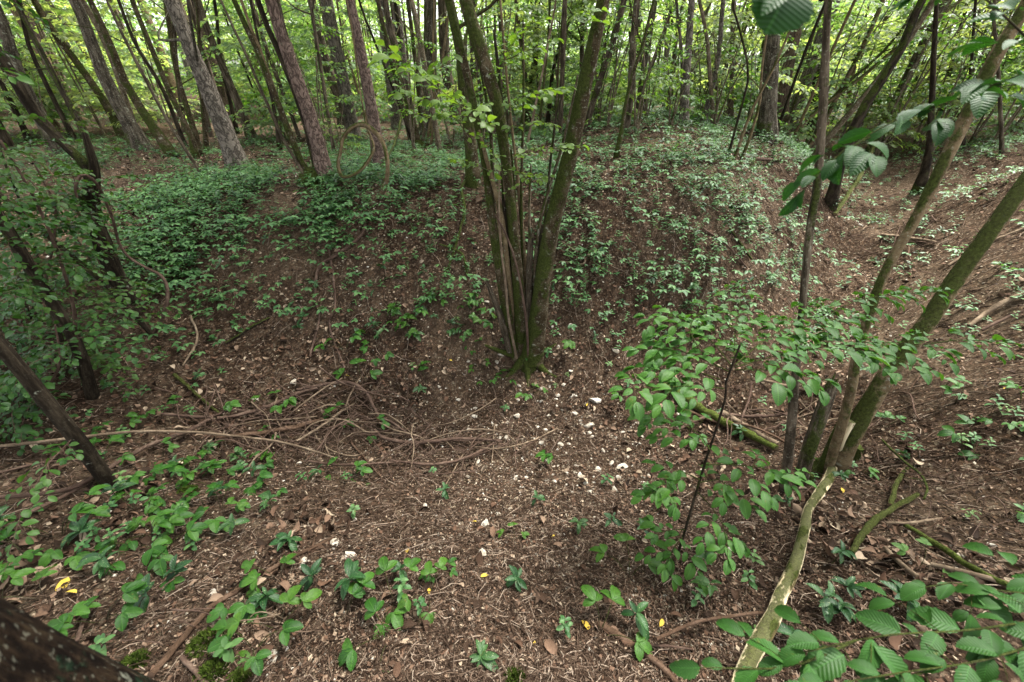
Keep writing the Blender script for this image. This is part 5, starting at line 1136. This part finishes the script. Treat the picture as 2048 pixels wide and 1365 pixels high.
    s = (.0016 + .0075 * r.random(n) ** 3.5) * (1 + .16 * d); O = np.array([[1, 0, 0], [-1, 0, 0], [0, 1, 0], [0, -1, 0], [0, 0, .7], [0, 0, -.7]], float); a = r.random(n) * 6.28
    V = O[None] * (.6 + .7 * r.random((n, 6, 1))); cs, sn = np.cos(a)[:, None], np.sin(a)[:, None]; V = np.stack([V[..., 0] * cs - V[..., 1] * sn * .7, V[..., 0] * sn + V[..., 1] * cs * .7, V[..., 2]], -1) * s[:, None, None] + np.stack([x, y, H(x, y) + s * .3], 1)[:, None]
    F = np.array([[0, 2, 4], [2, 1, 4], [1, 3, 4], [3, 0, 4], [2, 0, 5], [1, 2, 5], [3, 1, 5], [0, 3, 5]])
    mb = MB(); mb.add(V.reshape(-1, 3), (F[None] + (np.arange(n) * 6)[:, None, None]).reshape(-1, 3), None, np.repeat(r.random(n), 6)); stuff(mb, 'flint_gravel', M['gravel'], 'pale flint chips strewn over the soil', False)
litter()

# ------------------------------------------------------------------ labels that single each thing out
LM_G = [('the hazel clump', 1050, 700), ('the coiled vine', 725, 370), ('the black forked snag', 230, 560), ('the peeled pale stem', 1545, 1200), ('the hornbeam seedling', 1370, 1050), ('the mossy log', 1420, 840),
        ('the brushwood heap', 640, 850), ('the thick mossy trunk', 150, 1290), ('the gully mouth', 1760, 450), ('the stony mound', 1500, 480), ('the long pale stick', 320, 890), ('the long dark crooked stick', 500, 1170), ('the reddish log end', 1270, 1310), ('the leaning stems', 1680, 900), ('the sloping bank', 1950, 760),
        ('the white flint patch', 1210, 950), ('the mossy forked branch', 1760, 1060), ('the bare slope', 520, 600)]
LM_T = [('the grey scaly pine', 440, 200), ('the pinkish pine', 600, 200), ('the straight pinkish pine', 735, 200), ('the hazel clump', 1050, 200), ('the furrowed trunk', 1545, 200), ('the slanting mossy trunk', 280, 200), ('the pale mottled pine', 1376, 180), ('the leaning stems', 1640, 150), ('the black leaning trunk', 1760, 200), ('the curved mossy stem', 1245, 240), ('the grey brown leaning trunk', 70, 200), ('the stout grey green trunk', 858, 180), ('the torn bark stem', 1960, 160)]
ORD = ['first', 'second', 'third', 'fourth', 'fifth', 'sixth', 'seventh', 'eighth', 'ninth', 'tenth', 'eleventh', 'twelfth', 'thirteenth', 'fourteenth', 'fifteenth', 'sixteenth', 'seventeenth', 'eighteenth', 'nineteenth', 'twentieth']
def label_all():
    by = {}
    for o, d, px, py, kind in TODO:
        lm = min(LM_T if kind == 'tree' else LM_G, key=lambda l: (l[1] - px) ** 2 + ((l[2] - py) * 1.3) ** 2); dx, dy = px - lm[1], py - lm[2]
        if kind == 'tree': rel = 'left of' if dx < -25 else 'right of' if dx > 25 else 'beyond'
        else: rel = ('left of' if dx < 0 else 'right of') if abs(dx) > 1.2 * abs(dy) else 'uphill of' if dy < 0 else 'downhill of'
        by.setdefault((d, rel, lm[0]), []).append((px, o))
    for (d, rel, lm), L in by.items():
        L.sort(key=lambda t: t[0])
        for k, (px, o) in enumerate(L): o['label'] = f'{d} {rel} {lm}' if len(L) == 1 else f'{ORD[min(k, 19)]} {d} from the left, {rel} {lm}'
label_all()
for o in list(COL.objects):
    if '_o' in o: del o['_o']
